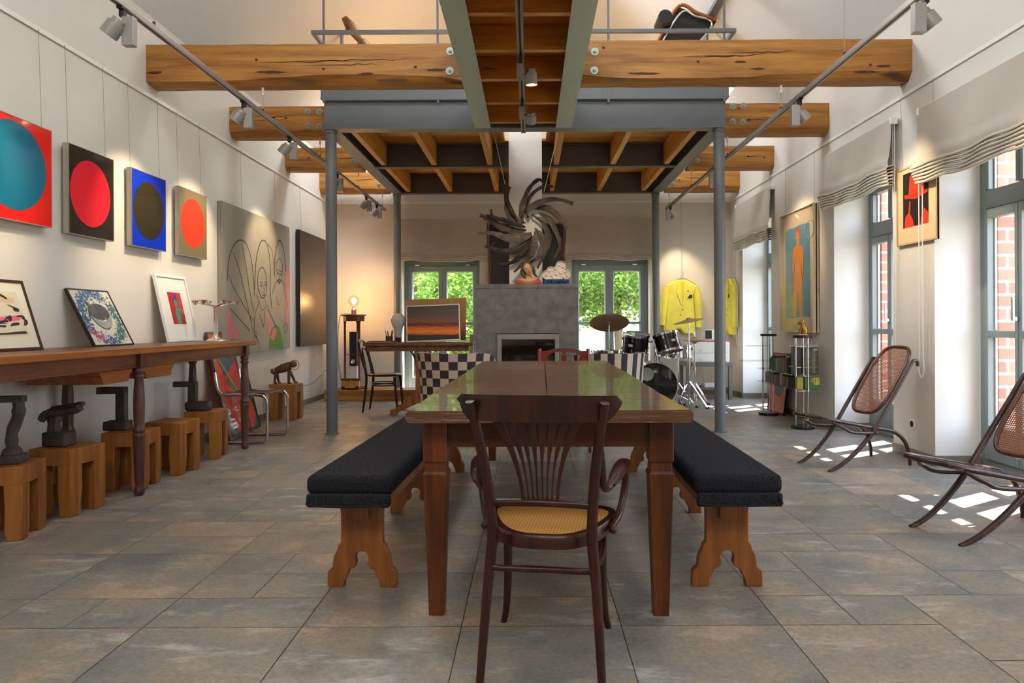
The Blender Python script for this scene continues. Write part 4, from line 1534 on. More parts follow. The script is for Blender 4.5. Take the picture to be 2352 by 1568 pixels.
for x in (-2.53, -2.99):
    for y in (2.75, 4.50, 6.165):
        mb = MB().lathe(legp, (x, y, 0), 20)
        mb.box(x - .03, x + .03, y - .032, y + .032, .822, .9165)
        build('leg', mb, M['console_leg'], ct, world=True)
for (ya, yb) in ((4.10, 4.45), (4.56, 4.97)):
    mb = MB().prism([(ya, .823), (yb, .823), (yb - .012, .80), (yb - .03, .79), (yb - .045, .745), (ya + .045, .745), (ya + .03, .79), (ya + .012, .80)], (-3.0, 0, 0), (0, 1, 0), (0, 0, 1), 0, .46)
    build('drawer_box', mb, M['console_edge'], ct, world=True, smooth=0, bevel=.003)

# framed pictures leaning on the console
def lean_pic(y0, y1, xb, xt, z0, z1):
    b, tp_ = V((xb, y0, z0)), V((xt, y0, z1))
    return Pic(b, (0, 1, 0), tp_ - b, y1 - y0, (tp_ - b).length)
CREAM = paint('paper_cream', '#d8d2bd', rough=.7)
INK, PINK2, TAN = paint('ink_black', '#2b2723', rough=.6), paint('wash_pink', '#e8607c', rough=.6), paint('wash_tan', '#cdb28a', rough=.6)
t = thing('framed_picture', 'abstract ink and pink picture in a brown frame at the left end of the console', 'framed picture', (-2.86, 3.8, .957), 0, 'framed pictures leaning on the console')
pc = lean_pic(3.56, 4.09, -2.862, -2.985, .958, 1.36)
pc.slab(CREAM, -.008, 0, .014, pc.w - .014, .014, pc.h - .014)
pc.poly(paint('mat_inner', '#cfc6ab', rough=.7), [(.12, .2), (.86, .2), (.86, .83), (.12, .83)])
for pts in ([(.15, .72), (.5, .8), (.8, .74), (.78, .66), (.5, .68), (.2, .62)], [(.2, .5), (.35, .62), (.5, .5), (.4, .42)]):
    pc.poly(TAN, pts)
pc.poly(PINK2, [(.18, .48), (.5, .47), (.8, .50), (.8, .43), (.6, .40), (.3, .43)])
rnd = random.Random(3)
for (cu, cv) in ((.66, .77), (.52, .6), (.6, .47), (.75, .46), (.5, .42), (.65, .36), (.78, .38), (.35, .7), (.72, .62), (.42, .36)):
    pts = [(cu + rnd.uniform(-.12, .12), cv + rnd.uniform(-.05, .05)) for _ in range(4)]
    pc.stroke(INK, pts, rnd.uniform(.008, .018), 6, taper=True)
pc.poly(INK, [(.14, .215), (.4, .225), (.84, .235), (.82, .275), (.5, .25), (.14, .255)])
build('artwork', pc.mb, pc.mats, t, world=True, smooth=0)
build('picture_frame', bars(pc, t, .016, -.014, .006), mat('brown_frame', '#46241d', .4), t, world=True, smooth=0)

t = thing('framed_picture', 'grey bucket in a blue green swirl, thin black frame, on the console', 'framed picture', (-2.86, 4.8, .957), 0, 'framed pictures leaning on the console')
pc = lean_pic(4.58, 5.03, -2.862, -3.055, .958, 1.345)
pc.slab(CREAM, -.008, 0, .006, pc.w - .006, .006, pc.h - .006)
SW = [paint('swirl_blue', '#3f6f95', rough=.6, var=.5, vs=50), paint('swirl_teal', '#3d6f6a', rough=.6, var=.5, vs=50), paint('swirl_violet', '#5d5480', rough=.6, var=.5, vs=50), paint('swirl_magenta', '#b0567c', rough=.6, var=.5, vs=60), paint('swirl_yellow', '#e0b43c', rough=.6)]
for k in range(1300):
    a = rnd.uniform(0, 2 * pi)
    r = rnd.gauss(.405, .05)
    cu, cv = .5 + r * cos(a) * 1.02, .5 + r * sin(a) * 1.08
    if not (.03 < cu < .97 and .03 < cv < .97):
        continue
    if .55 < a < 1.0 and rnd.random() < .6:
        continue
    m_ = SW[0] if 1.8 < a < 3.4 else SW[1] if (a > 5.0 or a < .9) else SW[2] if rnd.random() < .4 else SW[0]
    if a > 3.6 and a < 4.3 and cv < .3:
        m_ = SW[3]
    s_ = rnd.uniform(.008, .022)
    b_ = rnd.uniform(0, 6)
    pc.poly(m_, [(cu + cos(b_ + c) * s_ * rnd.uniform(.5, 1.4), cv + sin(b_ + c) * s_ * rnd.uniform(.5, 1.4)) for c in (0, 1.2, 2.5, 3.8, 5.0)], .0007 + rnd.random() * .0006)
pc.poly(SW[4], [(.03, .97), (.03, .92), (.08, .96)])
GA, GB = paint('bucket_grey', '#55544f', rough=.6, var=.5, vs=12), paint('bucket_pale_grey', '#a9a79f', rough=.6, var=.3, vs=14)
pc.lvl = 14
pc.poly(GB, [(.25, .58), (.3, .42), (.38, .33), (.55, .30), (.68, .36), (.76, .5), (.74, .62)])
pc.ell(GA, .50, .60, .25, .15)
pc.poly(CREAM, [(.33, .49), (.5, .455), (.64, .51), (.56, .43), (.42, .43)])
pc.poly(GA, [(.28, .70), (.31, .82), (.36, .72)])
for s_ in ([(.25, .60), (.27, .48), (.36, .35), (.5, .29), (.62, .33)], [(.12, .52), (.1, .46), (.2, .46), (.25, .6)], [(.22, .75), (.24, .66), (.15, .55)], [(.33, .5), (.45, .45), (.6, .48), (.68, .54)]):
    pc.stroke(INK, s_, .006, 6)
build('artwork', pc.mb, pc.mats, t, world=True, smooth=0)
build('picture_frame', bars(pc, t, .010, -.016, .005), M['black'], t, world=True, smooth=0)

t = thing('framed_picture', 'green figure with blue hat on red, wide white mount and white frame on the console', 'framed picture', (-2.94, 5.9, .957), 0, 'framed pictures leaning on the console')
pc = lean_pic(5.64, 6.15, -2.93, -3.055, .958, 1.52)
pc.slab(M['mount'], -.008, 0, .006, pc.w - .006, .006, pc.h - .006)
RD2, RD3 = paint('gouache_red', '#c0152c', rough=.6, var=.2, vs=14), paint('gouache_rose', '#c23a4a', rough=.6)
GR2, BL2 = paint('gouache_green', '#2f9a78', rough=.6, var=.25, vs=16), paint('gouache_blue', '#2c4a9c', rough=.6)
pc.poly(RD2, [(.30, .26), (.72, .26), (.72, .74), (.30, .74)])
pc.poly(RD3, [(.56, .36), (.70, .30), (.72, .70), (.6, .74)])
pc.poly(GR2, [(.44, .27), (.57, .27), (.58, .44), (.55, .50), (.50, .52), (.45, .46)])
pc.ell(GR2, .505, .575, .055, .055)
pc.poly(BL2, [(.42, .625), (.60, .635), (.57, .66), (.56, .70), (.48, .71), (.47, .655)])
pc.stroke(GR2, [(.55, .50), (.62, .47), (.66, .49)], .012)
pc.stroke(GR2, [(.665, .49), (.67, .43)], .018)
build('artwork', pc.mb, pc.mats, t, world=True, smooth=0)
build('picture_frame', bars(pc, t, .024, -.012, .010), M['white'], t, world=True, smooth=0)

# candelabra
cb = thing('candelabra', 'silver candelabra with a ring of cone cups at the far end of the console', 'candelabra', (-2.735, 6.06, .957))
mb = MB().lathe([(.0, 0), (.085, 0), (.085, .006), (.06, .018), (.035, .026), (.022, .05), (.020, .055)], (0, 0, 0), 32)
build('base', mb, M['silver'], cb)
build('stem', MB().lathe([(.019, .05), (.019, .28), (.024, .30), (.0, .305)], (0, 0, 0), 8), M['silver'], cb, smooth=25)
for k in range(6):
    a = k * pi / 3 + .3
    e = V((cos(a), sin(a), 0))
    b = MB().bar(e * .012 + V((0, 0, .302)), e * .155 + V((0, 0, .332)), .03, .008)
    build('arm', b, M['silver'], cb)
    c = e * .165
    build('cup', MB().lathe([(.006, .312), (.032, .348), (.036, .352), (.028, .349), (.0, .325)], (c.x, c.y, 0), 18), M['silver'], cb)

# ================================================================== STOOLS
def stool(x, y, rz, label, h=.385, w=.27, d=.27, seed=1):
    rnd = random.Random(seed)
    t = thing('block_stool', label, 'stool', (x, y, 0), rz, 'carved wooden block stools along the left wall')
    a, b = w / 2, d / 2
    lw = .085
    jit = lambda v, s=.006: v + rnd.uniform(-s, s)
    zt = h - .095
    out = [(-a, 0), (-a + lw, 0), (-a + lw + .005, zt - .01), (-a + lw + .02, zt), (a - lw - .02, zt), (a - lw - .005, zt - .01), (a - lw, 0), (a, 0), (a, h), (-a, h)]
    mb = MB()
    vs, fs = [], []
    # slab on four legs, each leg a slightly waney block
    mb.box(-a, a, -b, b, zt, h)
    build('seat', mb, M['stool'], t, bevel=.004)
    for sx in (-1, 1):
        for sy in (-1, 1):
            cx_, cy_ = sx * (a - lw / 2), sy * (b - lw / 2)
            vs = []
            for z, k in ((0, .92), (.06, 1.0), (.16, 1.02), (zt + .004, 1.0)):
                h2 = lw / 2 * k
                for p, q in ((-1, -1), (1, -1), (1, 1), (-1, 1)):
                    inward = (p == -sx or q == -sy)
                    vs.append((cx_ + p * h2 + (rnd.uniform(-.010, .006) * p if p == -sx and z < zt else 0), cy_ + q * h2 + (rnd.uniform(-.010, .006) * q if q == -sy and z < zt else 0), z))
            fs = [(0, 1, 2, 3), (12, 13, 14, 15)]
            for i in range(3):
                for k in range(4):
                    l = (k + 1) % 4
                    fs.append((i * 4 + k, i * 4 + l, i * 4 + 4 + l, i * 4 + 4 + k))
            build('leg', MB().add(vs, fs), M['stool'], t, smooth=25, bevel=.005)
    return t
ST = [(-2.76, 3.66, R(12), 'block stool with crank sculpture, nearest the camera under the console', .378),
      (-2.745, 4.13, R(-8), 'block stool carrying the hooked iron sculpture, second under the console', .387),
      (-2.72, 4.75, R(6), 'block stool half hidden by the middle front leg of the console', .385),
      (-2.68, 5.22, R(-4), 'empty block stool under the console without a sculpture', .385),
      (-2.70, 5.80, R(9), 'block stool under the far end of the console beside the chrome chair', .392),
      (-2.84, 8.10, R(-3), 'block stool with the wooden animal under the line drawn canvas', .41)]
for i, (x, y, rz, lab, h) in enumerate(ST):
    stool(x, y, rz, lab, h, .27 if i < 5 else .30, .27, i + 1)

def iron(name, label, loc, rz, fn):
    t = thing(name, label, 'sculpture', loc, rz, 'small iron sculptures on the block stools')
    fn(t)
    return t
def rough_bar(mb, pts, r, n=6):
    P = cr(pts, 4)
    rnd = random.Random(len(pts) * 7)
    mb.tube(P, [r * rnd.uniform(.86, 1.16) for _ in P], n)
    return mb
def f1(t):
    build('base', MB().box(-.055, .055, -.05, .05, 0, .045).lathe([(.05, .044), (.042, .07), (.028, .085)], (0, 0, 0), 10), M['iron'], t, bevel=.006)
    build('post', rough_bar(MB(), [(0, 0, .07), (.0, 0, .16), (.03, 0, .25), (.028, 0, .345)], .031, 8), M['iron'], t, smooth=30)
    build('arm', MB().box(-.16, .062, -.024, .024, .318, .352), M['iron'], t, bevel=.005)
iron('iron_sculpture', 'rusty iron crank sculpture on the stool nearest the camera', (-2.725, 3.66, .379), R(12), f1)
def f2(t):
    build('base', MB().box(-.075, .075, -.05, .05, 0, .085), M['iron'], t, bevel=.012)
    build('post', rough_bar(MB(), [(-.03, 0, .07), (-.03, 0, .13), (-.025, 0, .19)], .034, 8), M['iron'], t, smooth=30)
    build('arm', rough_bar(MB(), [(-.085, -.03, .155), (-.05, -.035, .195), (.03, -.03, .20), (.12, -.02, .215), (.15, -.02, .23)], .022, 6), M['iron'], t, smooth=30)
    build('arm', rough_bar(MB(), [(-.07, .03, .215), (.02, .03, .225), (.10, .02, .24), (.155, .0, .25)], .016, 6), M['iron'], t, smooth=30)
iron('iron_sculpture', 'rusty iron sculpture of crossed hooks on the second stool', (-2.79, 4.12, .388), R(-5), f2)
def f3(t):
    build('base', MB().box(-.075, .075, -.055, .055, 0, .06), M['iron'], t, bevel=.006)
    build('post', MB().box(-.005, .055, -.03, .03, .058, .29), M['iron'], t, bevel=.005)
    build('arm', MB().box(-.13, .055, -.028, .028, .245, .292), M['iron'], t, bevel=.005)
iron('iron_sculpture', 'dark iron sculpture shaped like a seven behind the console leg', (-2.82, 4.76, .386), R(6), f3)
def f4(t):
    build('base', MB().box(-.09, .11, -.05, .05, 0, .075), M['iron'], t, bevel=.02)
    build('post', MB().box(-.07, .0, -.03, .03, .07, .235), M['iron'], t, bevel=.01)
    build('arm', MB().box(-.185, .0, -.024, .024, .195, .24), M['iron'], t, bevel=.005)
iron('iron_sculpture', 'dark iron sculpture with a hammer arm on the stool beside the chrome chair', (-2.755, 5.76, .393), R(9), f4)

an = thing('animal_sculpture', 'small wooden four legged animal sculpture with wire ring on the far block stool', 'sculpture', (-2.86, 8.08, .411), R(14))
M['oldwood'] = wood('old_brown_wood', '#3c2414', '#7a4f28', 2, .5, 18)
build('body', MB().tube(cr([(-.10, 0, .15), (-.05, 0, .165), (.02, 0, .19), (.07, 0, .21)], 4), [.034, .043, .05, .05, .048], 12).lathe([(.048, -.008), (.052, 0), (.048, .008)], (-.02, 0, .18), 14, axis=(1, 0, .25)), M['oldwood'], an)
for (x, y, fx) in ((-.085, -.035, -.10), (-.085, .035, -.06), (.06, -.04, .055), (.06, .04, .12)):
    build('leg', MB().tube([(x, y, .15), ((x + fx) / 2, y, .08), (fx, y, .012)], [.019, .016, .013], 8).sphere((fx + .008, y, .012), .016, 8, (1.3, 1, .75)), M['oldwood'], an)
build('head', MB().sphere((.10, 0, .225), .042, 12, (1.1, .9, 1)), M['oldwood'], an)
build('tail', MB().tube([(-.105, 0, .12), (-.128, 0, .135), (-.132, 0, .175)], [.014, .02, .016], 8), M['oldwood'], an)
build('wire_ring', MB().tube([V((.115 + cos(a) * .05, .03, .215 + sin(a) * .055)) for a in [2 * pi * i / 20 for i in range(20)]], .003, 6, closed=True), M['black'], an)
tag(build('cable', MB().tube(cr([at(690, 884, 8.1), at(705, 884, 8.3), at(722, 876, 8.6), at(742, 856, 8.9), at(752, 846, 9.2)], 6), .004, 6), M['black']), 'thin black cable running from the far block stool behind the post', 'cable')

# ================================================================== CHROME CANTILEVER CHAIR
cc = thing('cantilever_chair', 'chrome cantilever chair with brown leather seat in front of the left wall', 'chair', (-2.70, 6.66, 0), R(-2))
M['leather'] = mat('brown_leather', '#3d2219', .35, var=.2, vs=10)
r_ = .0125
for s in (-1, 1):
    y = s * .245
    p = cr([(-.20, y, .66), (-.19, y, .58), (-.17, y, .50), (-.13, y, .455), (.0, y, .452), (.20, y, .448), (.262, y, .43), (.285, y, .38), (.285, y, .2), (.285, y, .07), (.262, y, .024), (.20, y, .0125), (0, y, .0125), (-.17, y, .0125)], 5)
    build('tube_frame', MB().tube(p, r_, 12), M['chrome'], cc)
build('cross_tube', MB().tube([(-.17, -.245, .0125), (-.17, .245, .0125)], r_, 12), M['chrome'], cc)
build('seat', MB().grid(lambda u, v: (-.15 + .40 * u, -.235 + .47 * v, .462 - .016 * sin(pi * u) * 1.0 + (.010 if abs(v - .5) > .46 else 0)), 12, 10, thick=.012), M['leather'], cc)
build('seat_strut', MB().tube(cr([(.02, -.235, .448), (.09, -.235, .40), (.16, -.235, .44)], 5), .005, 8), M['chrome'], cc)

# ================================================================== LEANING RED PICTURES
t = thing('framed_picture', 'tall red glazed picture leaning on the left wall behind the chrome chair', 'framed picture', (-2.85, 6.8, 0))
pc = lean_pic(6.55, 7.08, -2.83, -3.05, .004, 1.03)
RR = paint('poster_red', '#ee2a1a', rough=.55)
NV = paint('poster_navy', '#26365f', rough=.5)
BKK = paint('poster_black', '#20201f', rough=.25)
SG = paint('poster_grey', '#8f8e89', rough=.25)
pc.slab(RR, -.01, 0, .02, pc.w - .02, .02, pc.h - .02)
pc.poly(NV, [(.12, .80), (.62, .86), (.88, .82), (.88, .70), (.35, .58)])
pc.poly(BKK, [(.30, .62), (.80, .42), (.66, .39), (.40, .50)])
pc.stroke(SG, [(.22, .76), (.85, .38)], .022)
pc.poly(BKK, [(.10, .28), (.30, .28), (.42, .08), (.95, .05), (.95, .02), (.10, .02)])
pc.ell(RR, .58, .20, .34, .15)
pc.stroke(SG, [(.08, .34), (.30, .04)], .03)
build('artwork', pc.mb, pc.mats, t, world=True, smooth=0)
build('picture_frame', bars(pc, t, .022, -.018, .006), mat('grey_frame', '#54504c', .4), t, world=True, smooth=0)
build('cover_glass', MB().prism([(.02, .02), (pc.w - .02, .02), (pc.w - .02, pc.h - .02), (.02, pc.h - .02)], pc.o, pc.U, pc.W, .0042, .0046), glass('picture_glass', .035), t, world=True, smooth=0)
t = thing('framed_picture', 'narrow dark picture leaning on the left wall at the far side of the red one', 'framed picture', (-2.93, 7.32, 0))
pc = lean_pic(7.14, 7.48, -2.90, -3.05, .004, .62)
pc.slab(BKK, -.01, 0)
pc.ell(RR, .42, .30, .40, .26)
pc.poly(NV, [(.4, .7), (.9, .75), (.9, .98), (.4, .98)])
pc.stroke(SG, [(.2, .95), (.8, .55)], .02)
build('artwork', pc.mb, pc.mats, t, world=True, smooth=0)
build('picture_frame', bars(pc, t, .016, -.014, .004), M['black'], t, world=True, smooth=0)
# ================================================================== FIREPLACE, CHIMNEY
build('chimney', MB().box(-.245, .145, 8.2, 8.5, 1.5, 6.1), M['wall'], kind='structure')
fp = thing('fireplace', 'grey stone tiled fireplace block with steel framed glass stove door', 'fireplace', (-.035, 8.25, 0))
X0, X1, FY = -.612, .54, 7.9
mb = MB().mi(1).box(X0 + .002, X1 - .002, FY + .006, 8.62, 0, 1.535)
mb.mi(0)
xs = [X0, -.395, -.155, .085, .322, X1]
zs = [.0, .245, .49, .735, .985, 1.245, 1.495]
SX0, SX1, SZ1 = -.375, .325, .985
for i in range(5):
    for j in range(6):
        a, b, c, d = xs[i] + .0012, xs[i + 1] - .0012, zs[j] + .0012, zs[j + 1] - .0012
        if zs[j + 1] <= SZ1 + .01 and j >= 1 and a < SX1 - .02 and b > SX0 + .02:
            a2, b2 = (a, min(b, SX0)) if a < SX0 else (max(a, SX1), b)
            if b2 - a2 < .01 or (a >= SX0 and b <= SX1):
                continue
            a, b = a2, b2
        mb.box(a, b, FY - .004, FY + .006, c, d)
for i in range(5):
    mb.box(xs[i] + .0012, xs[i + 1] - .0012, FY - .006, 8.2, 1.4975, 1.545)
mb.box(X0, X1, 8.2, 8.62, 1.497, 1.545)
mb.box(X0 - .004, X0 + .002, FY, 8.62, 0, 1.495).box(X1 - .002, X1 + .004, FY, 8.62, 0, 1.495)
build('stone_cladding', mb, [M['stone'], M['grout']], fp, world=True, smooth=0)
M['stoveframe'] = mat('stove_steel_frame', '#8f8b86', .4, .5)
M['stoveglass'] = mat('stove_black_glass', '#15110f', .08, coat=.5)
f = MB()
f.box(SX0, SX0 + .048, FY - .02, FY + .005, .30, .975).box(SX1 - .048, SX1, FY - .02, FY + .005, .30, .975).box(SX0 + .048, SX1 - .048, FY - .02, FY + .005, .915, .975).box(SX0 + .048, SX1 - .048, FY - .02, FY + .005, .30, .345)
build('stove_frame', f, M['stoveframe'], fp, world=True, bevel=.004)
build('stove_door', MB().box(SX0 + .05, SX1 - .05, FY - .012, FY + .004, .347, .913), M['stoveglass'], fp, world=True)
build('door_handle', MB().cyl((-.03, FY - .035, .375), (-.03, FY - .012, .375), .006).tube([(-.12, FY - .035, .375), (.06, FY - .035, .375)], .007, 8), M['chrome'], fp, world=True)

# ================================================================== STAR OF CURVED BLADES
M['scorched'] = mat('scorched_metal', '#453a30', .45, .45, var=.65, vs=14, bump=.7, bs=45)
st = thing('hanging_sculpture', 'dark scorched metal star of curved blades hanging on wires before the chimney', 'sculpture', (0, 8.07, 2.2))
def c7(x, y, Y=8.07):
    return at(1040 + x / 4.9, 380 + y / 4.9, Y)
BL = [
    ([(790, 640), (775, 500), (850, 280), (960, 165), (1030, 200)], [.02, .075, .05, .045, .012]),
    ([(850, 590), (820, 480), (880, 340), (1000, 245), (1130, 232)], [.015, .06, .045, .045, .03]),
    ([(840, 560), (900, 460), (1080, 385), (1230, 388), (1355, 430)], [.015, .085, .065, .04, .055]),
    ([(905, 480), (1060, 480), (1190, 570), (1280, 700), (1308, 845)], [.03, .085, .07, .045, .02]),
    ([(960, 530), (1080, 600), (1160, 740), (1205, 900), (1140, 1045)], [.02, .075, .06, .04, .012]),
    ([(890, 548), (1010, 650), (1075, 800), (1045, 960), (950, 1160)], [.012, .05, .085, .055, .012]),
    ([(925, 705), (1010, 820), (1000, 960), (930, 1060), (800, 1120)], [.02, .085, .075, .045, .02]),
    ([(930, 740), (925, 860), (890, 990), (830, 1060), (690, 1200)], [.02, .085, .08, .06, .02]),
    ([(900, 800), (850, 930), (740, 1040), (640, 1095), (500, 1112)], [.02, .085, .075, .045, .02]),
    ([(895, 800), (790, 910), (640, 965), (500, 950), (362, 902)], [.03, .10, .085, .055, .035]),
    ([(890, 770), (750, 820), (600, 810), (460, 765), (285, 760)], [.055, .11, .095, .055, .03]),
    ([(830, 725), (690, 730), (540, 690), (420, 610), (308, 560)], [.02, .07, .09, .07, .055]),
    ([(815, 690), (700, 660), (560, 610), (460, 580), (385, 560)], [.02, .06, .05, .035, .03]),
    ([(760, 680), (650, 640), (520, 610), (445, 560), (430, 495)], [.02, .05, .045, .03, .035]),
    ([(820, 650), (690, 620), (620, 520), (600, 380), (585, 215)], [.02, .085, .075, .05, .05]),
    ([(730, 600), (660, 500), (620, 400), (615, 320), (640, 235)], [.02, .05, .045, .035, .045]),
]
for k, (pts, wd) in enumerate(BL):
    Yk = 8.07 + .045 * sin(k * 2.4)
    P = cr([c7(x, y, Yk) for x, y in pts], 7)
    W = cr([V((w_, 0, 0)) for w_ in wd], 7)
    m_ = len(P)
    rnd = random.Random(k)
    mb = MB()
    tw = .22 * sin(k * 1.7) + .1
    def bf(u, v):
        i = min(m_ - 1, int(round(u * (m_ - 1))))
        T = (P[min(i + 1, m_ - 1)] - P[max(i - 1, 0)]).normalized()
        N = V((0, -1, 0))
        B = T.cross(N).normalized()
        a = (v - .5) * 2
        wv = W[i].x * .5 * (1 + .10 * sin(i * 5.1 + k) + .06 * sin(i * 11.3))
        bow = .022 * (1 - a * a) * (W[i].x / .08)
        return P[i] + (B * cos(tw) + N * sin(tw)) * a * max(wv, .013) * .9 + N * bow * .12 - V((0, .02 * sin(u * pi + k), 0))
    mb.grid(bf, m_ - 1, 6, thick=.006)
    build('blade', mb, M['scorched'], st, world=True, smooth=50)
hub = MB().tube([V((c7(880, 690).x + .155 * cos(a), 7.78, c7(880, 690).z + .155 * sin(a))) for a in [2 * pi * i / 28 for i in range(28)]], .012, 8, closed=True)
for a, b in (((-.42, 8.05, 3.34), c7(590, 215)), ((.34, 8.05, 3.34), c7(1040, 240)), ((.345, 8.08, 3.34), c7(1025, 300))):
    build('hanging_wire', MB().cyl(b, a, .0028, 6), M['rail'], st, world=True)

# ================================================================== ON THE FIREPLACE
bu = thing('bust', 'painted bust of a woman with tilted head on the stone fireplace', 'bust', (-.03, 7.965, 1.546))
M['skin'] = mat('painted_plaster_skin', '#c99f78', .45, var=.1, vs=18)
M['hair'] = mat('painted_brown_hair', '#5a4634', .5, var=.4, vs=30, bump=.5, bs=60)
M['robe'] = mat('painted_red_robe', '#b0523f', .6, var=.2, vs=20)
tilt = Matrix.Rotation(R(-20), 3, 'Y') @ Matrix.Rotation(R(10), 3, 'Z')
hc = V((0, -.005, .165))
def headpt(th, ph):
    # th from the crown, ph around, 0 = face (-Y)
    x, y, z = sin(th) * sin(ph), -sin(th) * cos(ph), cos(th)
    px_, py_, pz_ = x * .062, y * .076, z * .092
    f_ = max(0, -y)
    if z < 0:
        px_ *= 1 - .36 * (-z) ** 1.3
        py_ *= 1 - .18 * (-z)
    d = lambda x0, z0, sx, sz: math.exp(-((px_ - x0) / sx) ** 2 - ((pz_ - z0) / sz) ** 2)
    if y < 0:
        py_ -= .019 * d(0, -.020, .009, .013) + .010 * d(0, .0, .007, .022)
        py_ += .009 * (d(-.024, .006, .013, .009) + d(.024, .006, .013, .009))
        py_ -= .005 * (d(-.024, .005, .008, .005) + d(.024, .005, .008, .005))
        py_ -= .004 * (d(-.024, .022, .016, .006) + d(.024, .022, .016, .006))
        py_ -= .007 * d(0, -.047, .016, .006) + .006 * d(0, -.078, .014, .010)
        py_ += .004 * d(0, -.0475, .02, .002)
    return V((px_, py_, pz_))
mb = MB()
n1, n2 = 48, 56
vs = [hc + tilt @ headpt(pi * i / n1, 2 * pi * k / n2) for i in range(n1 + 1) for k in range(n2)]
fs = [(i * n2 + k, (i + 1) * n2 + k, (i + 1) * n2 + (k + 1) % n2, i * n2 + (k + 1) % n2) for i in range(n1) for k in range(n2)]
mb.add(vs, fs)
mb.tube(cr([(.012, .008, -.0), (.01, .006, .05), (.004, .004, .10), (0, 0, .14)], 4), [.052, .037, .035, .04], 18)
mb.tube(cr([(-.125, .02, .0), (-.09, .012, .024), (-.03, .0, .036), (.03, .0, .038), (.10, .012, .026), (.14, .02, .0)], 4), [.02, .036, .042, .042, .036, .02], 14)
build('head_and_neck', mb, M['skin'], bu, smooth=70)
ey = MB()
for s in (-1, 1):
    ey.tube([hc + tilt @ V((s * (.024 + .011 * t), -.0715 + .006 * abs(t), .004 - .003 * abs(t))) for t in (-1, -.5, 0, .5, 1)], .0014, 6)
    ey.tube([hc + tilt @ V((s * (.024 + .013 * t), -.073 + .008 * abs(t), .021 - .004 * abs(t))) for t in (-1, -.5, 0, .5, 1)], .0016, 6)
wh, ir = MB(), MB()
for s in (-1, 1):
    wh.sphere(hc + tilt @ V((s * .0245, -.0585, .003)), .0112, 14)
    ir.sphere(hc + tilt @ V((s * .0235, -.0664, .0005)), .0046, 10)
build('eyeball', wh, mat('painted_eye_white', '#cdbfa8', .4), bu)
build('iris', ir, mat('painted_iris', '#3a2c22', .4), bu)
build('brows_and_lids', ey, M['hair'], bu)
build('lips', MB().tube([hc + tilt @ V((x, -.0735 + abs(x) * .25, -.0475 + abs(x) * .05)) for x in (-.013, -.006, 0, .006, .013)], [.001, .0028, .0032, .0028, .001], 8), mat('painted_lips', '#a85b4a', .5), bu)
mb = MB()
vs, fs = [], []
for i in range(17):
    for k in range(33):
        th = pi * .66 * i / 16
        ph = R(42) + (2 * pi - R(84)) * k / 32
        op = 46 * min(1, max(0, (i - 6.2) / 3.2)) ** .6
        ph = R(op) + (2 * pi - 2 * R(op)) * k / 32
        p = headpt(th, ph) * (1.10 + .02 * sin(ph * 9))
        p.z += .004
        vs.append(hc + tilt @ p)
for i in range(16):
    for k in range(32):
        fs.append((i * 33 + k, i * 33 + k + 1, (i + 1) * 33 + k + 1, (i + 1) * 33 + k))
mb.add(vs, fs)
for s in (-1, 1):
    for q in range(3):
        mb.tube(cr([hc + tilt @ V((s * (.058 + .004 * q), -.02 + q * .018, .02)), hc + tilt @ V((s * (.066 + .003 * q), -.018 + q * .018, -.03)), hc + tilt @ V((s * .062, -.012 + q * .016, -.075)), hc + tilt @ V((s * (.07 + .008 * q), -.01 + q * .014, -.115))], 5), [.014, .016, .014, .006], 8)
build('hair', mb, M['hair'], bu, smooth=60)
build('robe', MB().tube(cr([(-.14, .01, 0), (-.11, .004, .022), (-.055, -.02, .014), (.01, -.03, -.002)], 4), [.02, .034, .03, .02], 12).tube(cr([(.155, .01, 0), (.12, .004, .022), (.065, -.02, .014), (.0, -.03, -.002)], 4), [.02, .034, .03, .02], 12), M['robe'], bu)

cl = thing('cloud_lamp', 'white cloud shaped marquee lamp with round bulbs on blue tinsel on the fireplace', 'lamp', (.295, 7.97, 1.597))
circ = [(-.10, .055, .055), (-.055, .095, .055), (.02, .07, .085), (.055, .155, .058), (.11, .065, .06), (0, .05, .05), (-.06, .05, .05)]
def cloud_r(a, off):
    best = .03
    for (x, z, r) in circ:
        z = z - .075
        bq = x * cos(a) + z * sin(a)
        cq = x * x + z * z - (r - off) ** 2
        d = bq * bq - cq
        if d >= 0:
            best = max(best, bq + math.sqrt(d))
    rz_ = best
    if sin(a) < -.01:
        rz_ = min(rz_, .073 / -sin(a) - off)
    return rz_
N_ = 96
out = [(cos(2 * pi * i / N_) * cloud_r(2 * pi * i / N_, 0), .075 + sin(2 * pi * i / N_) * cloud_r(2 * pi * i / N_, 0)) for i in range(N_)]
inn = [(cos(2 * pi * i / N_) * cloud_r(2 * pi * i / N_, .006), .075 + sin(2 * pi * i / N_) * cloud_r(2 * pi * i / N_, .006)) for i in range(N_)]
mb = MB()
vs = [(x, .03, z) for x, z in out] + [(x, -.03, z) for x, z in out] + [(x, -.03, z) for x, z in inn] + [(x, -.012, z) for x, z in inn]
fs = [(a * N_ + i, a * N_ + (i + 1) % N_, (a + 1) * N_ + (i + 1) % N_, (a + 1) * N_ + i) for a in range(3) for i in range(N_)]
fs += [tuple(range(N_)), tuple(3 * N_ + i for i in range(N_))]
build('shell', mb.add(vs, fs), mat('cloud_white', '#d9c9bb', .4), cl, smooth=30)
M['bulb'] = mat('frosted_bulb', '#eadfd2', .2, coat=.4)
for (x, z) in ((-.115, .05), (-.075, .10), (-.055, .045), (-.01, .12), (0, .06), (.035, .165), (.075, .145), (.055, .075), (.105, .09), (.125, .045), (-.03, .02), (.09, .025)):
    build('bulb', MB().sphere((x, -.026, z), .0125, 12), M['bulb'], cl)
mb = MB()
rnd = random.Random(2)
